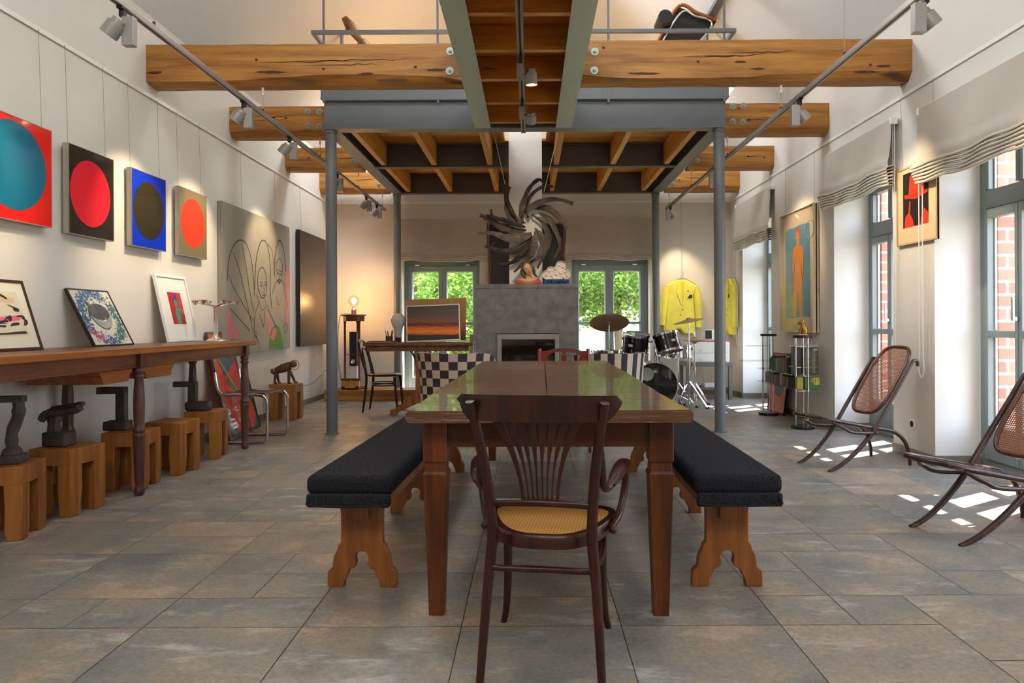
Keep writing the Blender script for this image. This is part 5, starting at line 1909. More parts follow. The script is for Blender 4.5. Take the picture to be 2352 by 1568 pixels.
for i in range(260):
    x, z = rnd.uniform(-.15, .15), rnd.uniform(.004, .045)
    mb.bar((x, -.02 + rnd.uniform(-.02, .03), 0), (x + rnd.uniform(-.01, .01), -.03 + rnd.uniform(-.02, .02), z), .004, .0012, (0, 1, 0))
mb.box(-.15, .15, -.02, .035, 0, .046)
ti = thing('tinsel', 'strip of blue tinsel under the white cloud lamp on the fireplace', 'decoration', (.295, 7.97, 1.546))
build('tinsel_strip', mb, mat('blue_tinsel', '#1f4d80', .35, .5), ti, smooth=0)

# black panel on the back wall
t = thing('painting', 'tall black panel with thin red neon cord edges on the back wall behind the chimney', 'painting', (-.055, 10.66, 1.5))
pc = Pic((-.64, 10.645, 1.5), (1, 0, 0), (0, 0, 1), 1.17, 1.13)
pc.slab(paint('panel_black', '#1f1c19', rough=.4, var=.4, vs=6), -.03, 0)
build('canvas', pc.mb, pc.mats, t, world=True, smooth=0)
build('picture_frame', bars(pc, t, .018, -.035, .008), mat('reddish_frame', '#9a6a52', .5), t, world=True, smooth=0)
M['cord'] = mat('red_cord', '#b5452f', .5)
build('cord', MB().tube(cr([(-.60, 10.63, 1.52), (-.615, 10.63, 1.7), (-.60, 10.62, 1.95), (-.61, 10.62, 2.15), (-.585, 10.6, 2.28), (-.52, 10.6, 2.34)], 6), .006, 8).tube(cr([(.50, 10.63, 1.9), (.515, 10.63, 2.05), (.48, 10.62, 2.2), (.46, 10.6, 2.34)], 6), .006, 8), M['cord'], t, world=True)

# ================================================================== ROMAN BLINDS
def blind(label, o, U, N, wd, zt, zb, nf, seed, bulge=.02, cord=None):
    """o = point on the wall at the left end; U along the wall, N out of the wall"""
    o, U, N = V(o), V(U), V(N)
    rnd = random.Random(seed)
    t = thing('roman_blind', label, 'blind', o + U * wd / 2 + V((0, 0, zt)))
    ph = [rnd.uniform(0, 6) for _ in range(6)]
    build('headrail', MB().obox(o + U * wd / 2 + N * .034 + V((0, 0, zt - .012)), U, N, (0, 0, 1), wd / 2 - .012, .028, .02), M['rail'], t, world=True)
    fold_h = .026 * nf
    zc = zb + fold_h
    def cloth(u, v):
        z = zt + (zc - .01 - zt) * v
        b = .066 + bulge * v * v + .035 * max(0, v - .72) * sin(pi * min(1, (v - .72) / .28 if v > .72 else 0)) * 6 * .4
        sag = (.010 * sin(u * 7 + ph[0]) + .006 * sin(u * 17 + ph[1])) * v
        rip = .004 * sin(u * 9 + ph[2] + v * 3) * v
        ext = (u - .5) * wd * (1 + .035 * max(0, v - .7) / .3)
        return o + U * (wd / 2 + ext) + N * (b + rip) + V((0, 0, z + sag))
    build('cloth', MB().grid(cloth, 40, 18, thick=.004), M['linen'], t, world=True, smooth=70)
    for k in range(nf):
        d0 = .125 - .006 * k
        zk = zc - .026 * (k + .2)
        def fold(u, v, k=k, d0=d0, zk=zk):
            a = (v - .5) * 2
            # flattened leaf loop hanging outward
            th = pi * v
            n_ = .042 + (d0 - .042) * (0.5 - .5 * cos(2 * pi * v)) ** .6
            hz = .009 * sin(2 * pi * v)
            sag = .010 * sin(u * 7 + ph[0]) + .006 * sin(u * 17 + ph[1]) + .003 * sin(u * 25 + k + ph[3])
            ext = (u - .5) * wd * (1.035 - .006 * k)
            droop = -.020 * ((n_ - .042) / .08) ** 2
            return o + U * (wd / 2 + ext) + N * n_ + V((0, 0, zk + hz + sag + droop))
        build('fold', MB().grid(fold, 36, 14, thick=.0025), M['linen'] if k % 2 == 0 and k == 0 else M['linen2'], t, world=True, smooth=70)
    if cord:
        u0, zl, hw, beads = cord
        c = o + U * u0 + N * .05
        build('clutch', MB().obox(c + V((0, 0, zt - .02)), U, N, (0, 0, 1), .014, .03, .03), M['white'], t, world=True, bevel=.006)
        P = cr([c + U * hw + V((0, 0, zt - .05)), c + U * hw + V((0, 0, zl + .3)), c + U * hw * 1.5 + V((0, 0, zl + .08)), c + V((0, 0, zl)), c - U * hw * 1.5 + V((0, 0, zl + .08)), c - U * hw + V((0, 0, zl + .3)), c - U * hw + V((0, 0, zt - .05))], 8)
        build('cord_loop', MB().tube(P, .0046 if beads else .0026, 6), M['white'], t, world=True)
    return t
blind('linen roman blind above the left french door', (-1.985, BY, 0), (1, 0, 0), (0, -1, 0), 1.325, 2.70, 2.045, 4, 1)
blind('linen roman blind above the right french door', (.545, BY, 0), (1, 0, 0), (0, -1, 0), 1.31, 2.71, 2.055, 4, 2)
blind('large linen roman blind over the near right window with a bead chain', (WX, 5.40, 0), (0, -1, 0), (-1, 0, 0), 1.36, 2.74, 2.15, 6, 3, .03, (-.0, .665, .025, True))
blind('linen roman blind over the middle right window with white clutch', (WX, 7.14, 0), (0, -1, 0), (-1, 0, 0), 1.34, 2.79, 2.23, 6, 4, .03, (1.345, .75, .014, False))
blind('linen roman blind over the far right window beside the hanging jacket', (WX, 10.17, 0), (0, -1, 0), (-1, 0, 0), 1.44, 2.80, 2.13, 6, 5, .03, (-.02, .76, .03, False))

# ================================================================== JACKETS
M['yellow'] = mat('yellow_cloth', '#fbee62', .75, var=.12, vs=7, bump=.2, bs=30)
M['yellow2'] = mat('bright_yellow_shirt', '#f0d81e', .7)
def jacket(label, loc, rz, k):
    t = thing('jacket', label, 'jacket', loc, rz, 'yellow jackets on hangers')
    def j8(x, y):
        return ((1300 + x / 3.919 - 1566) * .0066 * k, (742 - (560 + y / 3.919)) * .0066 + 1.1 - loc[2] + .0)
    body = [(1012, 322), (905, 372), (912, 470), (900, 640), (884, 790), (930, 800), (985, 806), (1002, 772), (1030, 776), (1062, 816), (1166, 822), (1162, 640), (1150, 470), (1190, 385), (1120, 345), (1085, 322), (1048, 340)]
    mb = MB().prism([j8(*p) for p in body], (0, 0, 0), (1, 0, 0), (0, 0, 1), -.005, .095)
    build('body', mb, M['yellow'], t, bevel=.03, seg=4, smooth=60)
    for s in ([(915, 395), (895, 480), (880, 600), (868, 735)], [(1178, 400), (1190, 480), (1198, 600), (1200, 755)]):
        P = cr([V((j8(*p)[0], -.045, j8(*p)[1])) for p in s], 6)
        build('sleeve', MB().tube(P, [.05, .062, .06, .05], 14, flat=1.0), M['yellow'], t)
    lv = lambda p, n: V((j8(*p)[0], -n, j8(*p)[1]))
    def flat(pts, n, m_, nm):
        build(nm, MB().prism([j8(*p) for p in pts], (0, 0, 0), (1, 0, 0), (0, 0, 1), n, n + .006), m_, t, bevel=.002)
    flat([(1030, 345), (1048, 340), (1080, 340), (1075, 400), (1050, 520), (1020, 400)], .094, M['yellow2'], 'shirt')
    flat([(1012, 328), (1030, 340), (1048, 500), (1040, 560), (990, 430), (1005, 400)], .099, M['yellow'], 'lapel')
    flat([(1085, 328), (1066, 345), (1056, 500), (1045, 570), (1120, 440), (1095, 400)], .0985, M['yellow'], 'lapel')
    for p in ((1048, 597), (1030, 646)):
        q = j8(*p)
        build('button', MB().cyl((q[0], -.095, q[1]), (q[0], -.101, q[1]), .008, 14), M['black'], t)
    flat([(1100, 492), (1112, 466), (1134, 462), (1138, 488), (1118, 498)], .0955, M['black'], 'badge')
    q = j8(1098, 430)
    build('pin', MB().cyl((q[0], -.104, q[1]), (q[0], -.108, q[1]), .009, 12), M['black'], t)
    a, b, c = j8(1050, 300), j8(930, 372), j8(1170, 372)
    hk = [(a[0], a[1] + .065), (a[0] + .022, a[1] + .06), (a[0] + .024, a[1] + .035), (a[0], a[1] + .015), (a[0], a[1] - .02)]
    build('hanger', MB().tube(cr([V((x, -.045, z)) for x, z in hk], 5), .0035, 8).tube(cr([(b[0], -.045, b[1]), (a[0], -.045, a[1] - .025), (c[0], -.045, c[1])], 6), .011, 8), M['chrome'], t)
    build('hanging_wire', MB().cyl((a[0], -.03, a[1] + .06), (a[0], .0, RZ - loc[2]), .002, 6), M['wire'], t)
    return t
jacket('yellow jacket with dark badge hanging on the back wall right of the french door', (2.30, 10.665, .9), 0, 1.0)
jacket('yellow jacket seen edge on, hanging on the right wall by the far window', (3.055, 10.45, .9), -pi / 2, .60)

# ================================================================== BACK LEFT CORNER
tag(build('timber_plinth', MB().box(-2.95, -1.28, 9.95, 10.33, 0, .155), M['beam'], bevel=.006), 'low orange timber plinth on the floor along the back wall left', 'plinth')
pd = thing('pedestal_stand', 'tall mahogany column stand with the round bulb lamp on top', 'plant stand', (-2.575, 10.17, .156))
build('base', MB().lathe([(.0, 0), (.16, 0), (.165, .012), (.16, .03), (.0, .03)], (0, 0, 0), 6), M['mahogany2'] if 'mahogany2' in M else M['mahogany'], pd, smooth=20)
for a in (200, 320, 80):
    x, y = .128 * cos(R(a)), .128 * sin(R(a))
    build('column', MB().lathe([(.021, .03), (.021, .05), (.016, .06), (.0155, .94), (.019, .955), (.021, .985)], (x, y, 0), 14), M['mahogany'], pd)
build('apron', MB().lathe([(.0, .985), (.155, .985), (.155, 1.055), (.16, 1.06), (.0, 1.06)], (0, 0, 0), 6), M['mahogany'], pd, smooth=20)
build('top', MB().lathe([(.0, 1.06), (.17, 1.06), (.178, 1.068), (.178, 1.08), (.0, 1.084)], (0, 0, 0), 28), M['mahogany'], pd)
build('stretcher', MB().cyl((.128 * cos(R(200)), .128 * sin(R(200)), .5), (.128 * cos(R(320)), .128 * sin(R(320)), .5), .005), M['mahogany'], pd)

lb = thing('bulb_lamp', 'lamp like a giant lit light bulb with ribbed chrome base on the stand', 'lamp', (-2.575, 10.17, 1.2405))
build('base', MB().lathe([(.0, 0), (.036, 0), (.042, .01), (.036, .02), (.042, .03), (.036, .04), (.042, .05), (.036, .06), (.042, .07), (.03, .082), (.02, .09), (.018, .11), (.0, .11)], (0, 0, 0), 28), M['chrome'], lb)
build('globe', MB().lathe([(.02, .105), (.035, .115), (.07, .145), (.088, .19), (.085, .225), (.06, .262), (.03, .276), (.001, .279)], (0, 0, 0), 28, caps=False), glass('lamp_globe', .13, (1, .93, .8)), lb)
build('filament', MB().lathe([(.001, .13), (.014, .16), (.018, .20), (.010, .235), (.001, .245)], (0, 0, 0), 14), emit('filament_glow', (1.0, .72, .36), 40), lb)
l = bpy.data.lights.new('bulb_light', 'POINT')
l.energy, l.color, l.shadow_soft_size = 13, (1.0, .52, .18), .05
lo = bpy.data.objects.new('bulb_light', l)
COL.objects.link(lo)
lo.location = (-2.575, 10.17, 1.435)
build('cable', MB().tube(cr([(-.03, -.02, .006), (-.15, -.05, .006), (-.19, -.06, -.05), (-.215, -.06, -.3), (-.23, .0, -.7), (-.21, .1, -1.0)], 6), .004, 6), M['black'], lb)
ca = thing('wheeled_box', 'low wooden box on small wheels with dark lid on the timber plinth', 'box', (-2.575, 10.02, .156))
build('box', MB().box(-.135, .125, -.055, .0, .025, .135), M['joist'], ca, bevel=.003)
build('lid', MB().box(-.145, .135, -.06, .01, .136, .165), M['iron'], ca, bevel=.006)
for x in (-.105, .095):
    build('wheel', MB().cyl((x, -.066, .028), (x, -.0555, .028), .026, 18), M['black'], ca)
sk = thing('loudspeaker', 'slim black loudspeaker with pale foot standing among the stand columns', 'speaker', (-2.585, 10.20, .187))
build('foot', MB().box(-.05, .05, -.045, .05, 0, .30), M['white'], sk)
build('cabinet', MB().box(-.052, .052, -.055, .055, .30, .80), M['black'], sk, bevel=.004)
build('speaker_cone', MB().lathe([(.036, 0), (.03, .004), (.012, -.002), (.0, -.002)], (0, -.056, .37), 18, axis=(0, -1, 0)), M['chrome'], sk)

# desk
dk_ = thing('desk', 'brown work desk on arched timber trestles with curved iron braces by the left french door', 'desk', (-1.36, 8.7, 0))
build('desk_top', MB().box(-.64, .66, -.40, .40, .835, .868), M['console'], dk_, bevel=.005)
build('apron', MB().box(-.60, .62, -.36, -.335, .77, .835), M['console'], dk_)
for y in (-.26, .26):
    mb = MB().box(-.03, .03, y - .03, y + .03, .22, .83)
    build('upright', mb, M['trestle'], dk_, bevel=.004)
    half = [(0, .30), (.05, .28), (.12, .20), (.20, .12), (.30, .065), (.34, .06), (.34, 0), (.27, 0), (.22, .04), (.12, .085), (0, .14)]
    full = half + [(-x, z) for x, z in half[::-1][1:-1]]
    build('foot', MB().prism(full, (0, y, 0), (1, 0, 0), (0, 0, 1), -.025, .025), M['trestle'], dk_, smooth=30, bevel=.003)
    for s in (-1, 1):
        build('iron_brace', MB().tube([V((s * (.03 + .20 * (1 - cos(a))), y, .60 + .225 * sin(a))) for a in [pi / 2 * i / 10 for i in range(11)]], .008, 8).tube([V((s * (.03 + .16 * (1 - cos(a))), y, .64 + .185 * sin(a))) for a in [pi / 2 * i / 10 for i in range(11)]], .006, 8), M['black'], dk_)
tag(build('cardboard', MB().prism([(-.40, 0), (.385, .02), (.385, .555), (-.40, .535)], (-1.205, 8.86, .872), (1, 0, 0), (0, .12, 1), -.004, .004), mat('brown_cardboard', '#bf8f5c', .8, var=.1, vs=4), smooth=0), 'large brown cardboard sheet standing on the desk behind the sunset picture', 'cardboard sheet')
def sunset_mat():
    m, n, b = newmat('sunset_print')
    t = nd(n, 'ShaderNodeTexCoord')
    s = nd(n, 'ShaderNodeSeparateXYZ')
    n.links.new(t.outputs['Generated'], s.inputs[0])
    no = nd(n, 'ShaderNodeTexNoise')
    mp = nd(n, 'ShaderNodeMapping')
    mp.inputs['Scale'].default_value = (1.6, 1, 9)
    n.links.new(t.outputs['Generated'], mp.inputs[0])
    n.links.new(mp.outputs[0], no.inputs[0])
    no.inputs['Scale'].default_value = 3
    no.inputs['Detail'].default_value = 5
    ma = nd(n, 'ShaderNodeMath', operation='MULTIPLY_ADD')
    n.links.new(no.outputs[0], ma.inputs[0])
    ma.inputs[1].default_value = .16
    n.links.new(s.outputs[2], ma.inputs[2])
    r = nd(n, 'ShaderNodeValToRGB')
    e = r.color_ramp.elements
    e[0].position, e[0].color = .0, col('#241712')
    e[1].position, e[1].color = 1.0, col('#50423c')
    for p, c in ((.245, '#2c1a12'), (.27, '#d85a10'), (.34, '#ff9420'), (.46, '#ee6a10'), (.50, '#8a3412'), (.555, '#4c2c22'), (.62, '#94502c'), (.76, '#6a5044')):
        x = e.new(p)
        x.color = col(c)
    n.links.new(ma.outputs[0], r.inputs[0])
    n.links.new(r.outputs[0], b.inputs['Base Color'])
    b.inputs['Roughness'].default_value = .5
    return m
t = thing('framed_picture', 'sunset photograph in a thin silver frame leaning on the desk', 'framed picture', (-1.19, 8.6, .87))
a_ = R(2.2)
pc = Pic((-1.525, 8.58, .871), (cos(a_), 0, sin(a_)), (-sin(a_), .16, cos(a_)), .665, .455)
pc.slab(sunset_mat(), -.008, 0, .012, pc.w - .012, .012, pc.h - .012)
build('print', pc.mb, pc.mats, t, world=True, smooth=0)
build('picture_frame', bars(pc, t, .014, -.02, .006), M['alu'], t, world=True, smooth=0)
gb = thing('giant_bulb', 'unlit oversized white glass light bulb on the desk left of the cardboard', 'lamp', (-1.655, 8.72, .869))
build('glass_bulb', MB().lathe([(.035, .06), (.038, .11), (.05, .16), (.078, .22), (.09, .27), (.085, .31), (.06, .345), (.03, .36), (.001, .364)], (0, 0, 0), 28), mat('milky_glass', '#cfcfc6', .15, coat=.4), gb)
build('socket', MB().lathe([(.0, 0), (.036, 0), (.036, .06), (.0, .062)], (0, 0, 0), 20), M['black'], gb)
pj = thing('pencil_jar', 'dark round jar full of pencils on the desk', 'jar', (-1.735, 8.56, .869))
build('jar', MB().lathe([(.0, 0), (.038, 0), (.042, .01), (.044, .08), (.038, .08), (.036, .012), (.0, .012)], (0, 0, 0), 18), M['iron'], pj)
rnd = random.Random(9)
M['pencil'] = mat('red_brown_pencil', '#8a4a34', .5)
for k in range(8):
    a = rnd.uniform(0, 6.3)
    o = build('pencil', MB().cyl((.014 * cos(a), .014 * sin(a), 0), (.05 * cos(a), .035 * sin(a), .12 + rnd.uniform(0, .03)), .0045, 7), M['pencil'])
    o.location = (-1.735, 8.56, .883)
    tag(o, 'reddish brown pencil standing in the dark jar on the desk', 'pencil', 'pencils in the desk jar')
for k, (w_, d_, c, lab) in enumerate(((.36, .26, '#8d6f58', 'lowest brown folder of the flat stack at the left desk end'), (.33, .24, '#a88a70', 'middle tan folder of the flat stack at the left desk end'), (.30, .22, '#6f4a38', 'top dark brown folder of the flat stack at the left desk end'))):
    o = build('folder', MB().box(-w_ / 2, w_ / 2, -d_ / 2, d_ / 2, 0, .008), mat('folder_%d' % k, c, .7), bevel=.002)
    o.location = (-1.80 + .004 * k, 8.42 - .005 * k, .869 + .0085 * k)
    tag(o, lab, 'folder', 'folders on the desk')
tag(build('easel_slat', MB().bar((-.74, 8.28, .0), (-.70, 8.33, .97), .045, .018, (0, 1, 0)), mat('pale_wood_slat', '#b9a48c', .6)), 'pale wooden slat standing upright between the desk and the fireplace', 'slat')

# bentwood side chair
bc = thing('bentwood_chair', 'dark bentwood chair with double hoop back seen from the side at the desk', 'chair', (-1.845, 8.80, 0), R(-92))
for s in (-1, 1):
    p = cr([(s * .165, -.235, 0), (s * .168, -.205, .2), (s * .165, -.185, .44), (s * .172, -.215, .60)], 5)
    build('leg', MB().tube(p, [.012, .016, .017, .015], 10), M['dark'], bc)
    build('leg', MB().tube(cr([(s * .165, .20, 0), (s * .16, .185, .2), (s * .155, .165, .44)], 5), [.012, .016, .019], 10), M['dark'], bc)
hp = [(-.172, -.215, .58), (-.178, -.25, .72), (-.15, -.285, .84), (-.07, -.30, .885), (.07, -.30, .885), (.15, -.285, .84), (.178, -.25, .72), (.172, -.215, .58)]
build('back_hoop', MB().tube(cr(hp, 6), .014, 10), M['dark'], bc)
hp = [(-.10, -.188, .455), (-.115, -.22, .62), (-.09, -.255, .76), (0, -.27, .80), (.09, -.255, .76), (.115, -.22, .62), (.10, -.188, .455)]
build('inner_hoop', MB().tube(cr(hp, 6), .011, 10), M['dark'], bc)
build('seat', MB().lathe([(.0, .445), (.195, .445), (.205, .455), (.205, .468), (.195, .474), (.0, .468)], (0, 0, 0), 32), M['dark'], bc)
build('leg_ring', MB().tube([V((.158 * cos(a), .158 * sin(a), .33)) for a in [2 * pi * i / 28 for i in range(28)]], .009, 8, closed=True).tube([V((.15 * cos(a), .15 * sin(a), .36)) for a in [2 * pi * i / 28 for i in range(28)]], .007, 8, closed=True), M['dark'], bc)
# ================================================================== DRUM KIT
M['drumblack'] = mat('black_drum_wrap', '#121214', .15, coat=.6)
M['skinhead'] = mat('drum_head', '#c9c4ba', .4)
M['bronze'] = mat('cymbal_bronze', '#b89c6c', .42, .25, var=.15, vs=3)
M['badge'] = mat('drum_badge', '#c9c6c0', .4)
def lugs(t, ax, c, r, h, n, nm='lug'):
    Z = V(ax).normalized()
    X = Z.orthogonal().normalized()
    Y = Z.cross(X)
    for k in range(n):
        a = 2 * pi * k / n + .4
        d = X * cos(a) + Y * sin(a)
        for zz in (-.28, .28):
            build(nm, MB().obox(V(c) + d * (r + .008) + Z * h * zz, d, Z, d.cross(Z), .009, .022, .007), M['chrome'], t)
def drum(name, label, loc, r, h, axis, n, badge=None, cat='drum', shell='drumblack', group=None, head='skinhead'):
    t = thing(name, label, cat, loc, 0, group)
    Z = V(axis).normalized()
    build('shell', MB().lathe([(r, -h / 2), (r, h / 2)], (0, 0, 0), 36, axis=Z), M[shell], t)
    for s in (-1, 1):
        build('head', MB().lathe([(0, s * h / 2), (r - .004, s * h / 2), (r, s * (h / 2 - .003))], (0, 0, 0), 36, axis=Z, caps=False), M[head], t)
        build('hoop', MB().lathe([(r + .001, s * (h / 2 - .016)), (r + .012, s * (h / 2 - .016)), (r + .012, s * (h / 2 + .012)), (r + .003, s * (h / 2 + .012)), (r + .001, s * (h / 2 - .016))], (0, 0, 0), 36, axis=Z, caps=False), M['chrome'], t)
    lugs(t, Z, (0, 0, 0), r, h, n)
    if badge:
        d = V(badge).normalized()
        d = (d - Z * d.dot(Z)).normalized()
        build('badge', MB().obox(d * (r + .002), Z.cross(d), Z, d, .028, .016, .0025), M['badge'], t)
    return t
GD = 'drums of the black drum kit'
bd = drum('bass_drum', 'large black bass drum with round port hole behind the table end', (1.62, 9.14, .302), .282, .40, (.12, 1, 0), 8, group=GD, head='drumblack')
Zb = V((.12, 1, 0)).normalized()
c = Zb * -.203 + Zb.cross(V((0, 0, 1))) * -.10 + V((0, 0, .135))
build('port_hole', MB().lathe([(.0, .0), (.082, .0), (.086, -.002)], c, 28, axis=Zb, caps=False), mat('port_hole_grey', '#8f979c', .5), bd)
build('tom_mount', MB().cyl((0, -.08, .27), (0, -.08, .62), .016, 12).cyl((.03, -.08, .27), (.03, -.08, .56), .012, 12).tube([(-.10, -.08, .55), (.13, -.08, .55)], .012, 10), M['chrome'], bd)
for s in (-1, 1):
    build('spur', MB().tube([(s * .26, -.05, -.10), (s * .35, -.18, -.298)], .009, 8), M['chrome'], bd)
drum('tom_drum', 'left black rack tom mounted over the bass drum', (1.36, 9.02, .835), .168, .235, (.05, -.20, 1), 6, badge=(-.55, -1, 0), group=GD)
drum('tom_drum', 'right tilted black rack tom mounted over the bass drum', (1.77, 9.0, .83), .165, .225, (-.22, .26, 1), 6, badge=(.35, -1, 0), group=GD)
sn = drum('snare_drum', 'chrome shelled snare drum partly hidden behind the right rack tom', (2.02, 9.52, .70), .18, .14, (0, .08, 1), 8, shell='chrome', group=GD)
build('snare_stand', MB().cyl((0, 0, -.07), (0, 0, -.45), .012, 10).tube([(0, 0, -.42), (.18, -.1, -.69)], .008, 8).tube([(0, 0, -.42), (-.18, -.1, -.69)], .008, 8).tube([(0, 0, -.42), (0, .2, -.69)], .008, 8), M['chrome'], sn)
ft = drum('floor_tom', 'black floor tom with chrome rim behind the striped tub chair', (1.02, 9.30, .53), .20, .38, (0, 0, 1), 8, group=GD)
for a in (30, 150, 270):
    x, y = .22 * cos(R(a)), .22 * sin(R(a))
    build('leg', MB().cyl((x, y, -.53), (x, y, .05), .008, 8), M['chrome'], ft)

def cymbal_stand(label, loc, h, spread, zleg, rz=0):
    t = thing('cymbal_stand', label, 'cymbal stand', loc, rz, 'chrome cymbal stands of the drum kit')
    build('pole', MB().cyl((0, 0, .05), (0, 0, h * .5), .0125, 12).cyl((0, 0, h * .5), (0, 0, h - .03), .009, 12).cyl((0, 0, h - .03), (0, 0, h + .025), .004, 8), M['chrome'], t)
    build('clamp', MB().cyl((0, 0, h * .5 - .02), (0, 0, h * .5 + .02), .02, 12).cyl((0, 0, zleg - .02), (0, 0, zleg + .015), .02, 12).box(.01, .045, -.004, .004, h * .5 - .01, h * .5 + .01), M['chrome'], t)
    for k in range(3):
        a = 2 * pi * k / 3 - .9
        e = V((cos(a), sin(a), 0))
        sdw = V((-sin(a), cos(a), 0)) * .012
        l = MB()
        for q in (-1, 1):
            l.tube([e * .015 + sdw * q + V((0, 0, zleg)), e * spread + sdw * q + V((0, 0, .018))], .006, 8)
        l.tube([V((0, 0, zleg * .3)) + e * .012, e * spread * .55 + V((0, 0, zleg * .45))], .005, 8)
        lg = build('leg', l, M['chrome'], t)
        build('rubber_foot', MB().bar(e * (spread - .02) + V((0, 0, .012)), e * (spread + .02) + V((0, 0, .012)), .035, .022), M['black'], lg, bevel=.004)
    return t
def cymbal(label, loc, r, axis, group=None):
    o = build('cymbal', MB().lathe([(.006, .028), (.02, .026), (.034, .012), (.05, .004), (r * .6, -.006), (r, -.02), (r, -.022), (r * .6, -.008), (.05, .001), (.034, .009), (.02, .022), (.006, .024), (.006, .028)], (0, 0, 0), 48, axis=V(axis).normalized(), caps=False), M['bronze'])
    o.location = loc
    return tag(o, label, 'cymbal', 'bronze cymbals of the drum kit')
cymbal_stand('chrome cymbal stand holding the large tilted cymbal before the right french door', (1.01, 8.95, 0), 1.10, .30, .55)
cymbal('large bronze cymbal tilted to show its underside before the french door', (1.015, 8.955, 1.118), .252, (.02, .52, 1))
cymbal_stand('chrome cymbal stand with wide tripod right of the bass drum', (2.04, 8.98, 0), 1.12, .24, .34, .4)
cymbal('bronze cymbal tilted almost edge on before the yellow jacket', (2.04, 8.98, 1.135), .20, (-.20, -.05, 1))
cymbal_stand('slim chrome hi hat stand right of the tilted cymbal stand', (2.17, 9.22, 0), .98, .22, .30, 1.3)
cymbal('upper hi hat cymbal on the slim stand before the white drawers', (2.17, 9.22, .885), .175, (0, 0, 1))
cymbal('lower hi hat cymbal on the slim stand before the white drawers', (2.17, 9.22, .845), .175, (0, 0, -1))

# ================================================================== DRAWERS ON METAL TABLE
gt_ = thing('metal_table', 'dark grey metal side table under the white drawers', 'table', (2.53, 10.12, 0))
M['tablegrey'] = mat('grey_metal_table', '#6a6a68', .5, .3)
build('top', MB().box(-.32, .34, -.24, .26, .475, .53), M['tablegrey'], gt_, bevel=.004)
for sx in (-.29, .31):
    for sy in (-.21, .23):
        build('leg', MB().box(sx - .025, sx + .025, sy - .025, sy + .025, 0, .474), M['tablegrey'], gt_)
build('shelf', MB().box(-.262, .282, -.20, .22, .14, .17), M['tablegrey'], gt_)
dr = thing('drawer_unit', 'white two drawer cabinet on the grey metal table', 'cabinet', (2.54, 10.10, .531))
build('body', MB().box(-.25, .29, -.195, .22, 0, .29), M['white'], dr, bevel=.003)
for z0, z1 in ((.012, .115), (.135, .28)):
    d_ = build('drawer', MB().box(-.242, .282, -.206, -.196, z0, z1), M['white'], dr, bevel=.002)
    for x in (-.12, .16):
        build('knob', MB().sphere((x, -.215, z0 + .035), .009, 10), M['chrome'], d_)
bx = thing('speaker_box', 'small white cube loudspeaker with black front on the white drawers', 'speaker', (2.56, 10.06, .8575))
build('cabinet', MB().box(-.05, .10, -.06, .10, 0, .135), M['white'], bx, bevel=.003)
build('grille', MB().box(-.046, .045, -.064, -.0605, .006, .129), M['black'], bx)
rnd = random.Random(12)
for k, (c, x, w_, lab) in enumerate((('#b0504c', 2.62, .22, 'red magazine lying at the bottom right on the white drawers'), ('#c9c4b8', 2.60, .20, 'pale magazine lying on the red one on the white drawers'), ('#8b7d6a', 2.41, .20, 'tan book lying at the left on the white drawers'))):
    o = build('magazine', MB().box(-w_ / 2, w_ / 2, -.10, .10, 0, .016), mat('magazine_%d' % k, c, .6), bevel=.002)
    o.location = (x, 10.04, .8215 + (.0165 if k == 1 else 0))
    tag(o, lab, 'magazine', 'reading matter on the white drawers')
for k in range(3):
    o = build('paper_pack', MB().box(-.10, .10, -.08, .08, 0, .018), M['paper'], bevel=.002)
    o.location = (2.60, 10.08, .171 + .0185 * k)
    tag(o, ('bottom', 'middle', 'top')[k] + ' paper pack of the small stack on the shelf of the metal table', 'paper pack', 'paper packs under the drawers')

# ================================================================== GLASS SHELF ON CHROME COLUMNS
ra = thing('glass_rack', 'chrome and glass shelf rack between two tripod columns along the right wall', 'shelf', (2.82, 7.75, 0))
for (cx_, cy_) in ((2.83, 8.28), (2.81, 7.20)):
    build('base', MB().lathe([(.0, 0), (.115, 0), (.118, .006), (.115, .03), (.0, .03)], (cx_, cy_, 0), 32), M['black'], ra, world=True)
    build('cap', MB().lathe([(.0, .935), (.09, .935), (.094, .945), (.094, .96), (.0, .962)], (cx_, cy_, 0), 32), M['black'], ra, world=True)
    for a in (180, 300, 60):
        x, y = cx_ + .068 * cos(R(a)), cy_ + .068 * sin(R(a))
        build('column', MB().cyl((x, y, .03), (x, y, .935), .0085, 12), M['chrome'], ra, world=True)
        for z in (.40, .55):
            build('clamp', MB().cyl((x, y, z - .012), (x, y, z + .016), .013, 12), M['chrome'], ra, world=True)
for z in (.40, .55):
    build('glass_shelf', MB().box(2.71, 2.93, 7.06, 8.36, z - .004, z + .004), M['shelfglass'], ra, world=True, smooth=0)
for (x0, x1, y0, y1, z) in ((2.53, 2.86, 8.16, 8.36, .82), (2.51, 2.86, 8.14, 8.36, .645), (2.70, 3.02, 7.06, 7.26, .852), (2.70, 2.96, 7.06, 7.26, .64)):
    build('glass_shelf', MB().box(x0, x1, y0, y1, z - .004, z + .004), M['shelfglass'], ra, world=True, smooth=0)
cols = ['#2e2a26', '#35302c', '#4b5445', '#6c7a63', '#3a3632', '#a56a55', '#7d4a3e', '#56604e', '#2b2a2a']
rnd = random.Random(21)
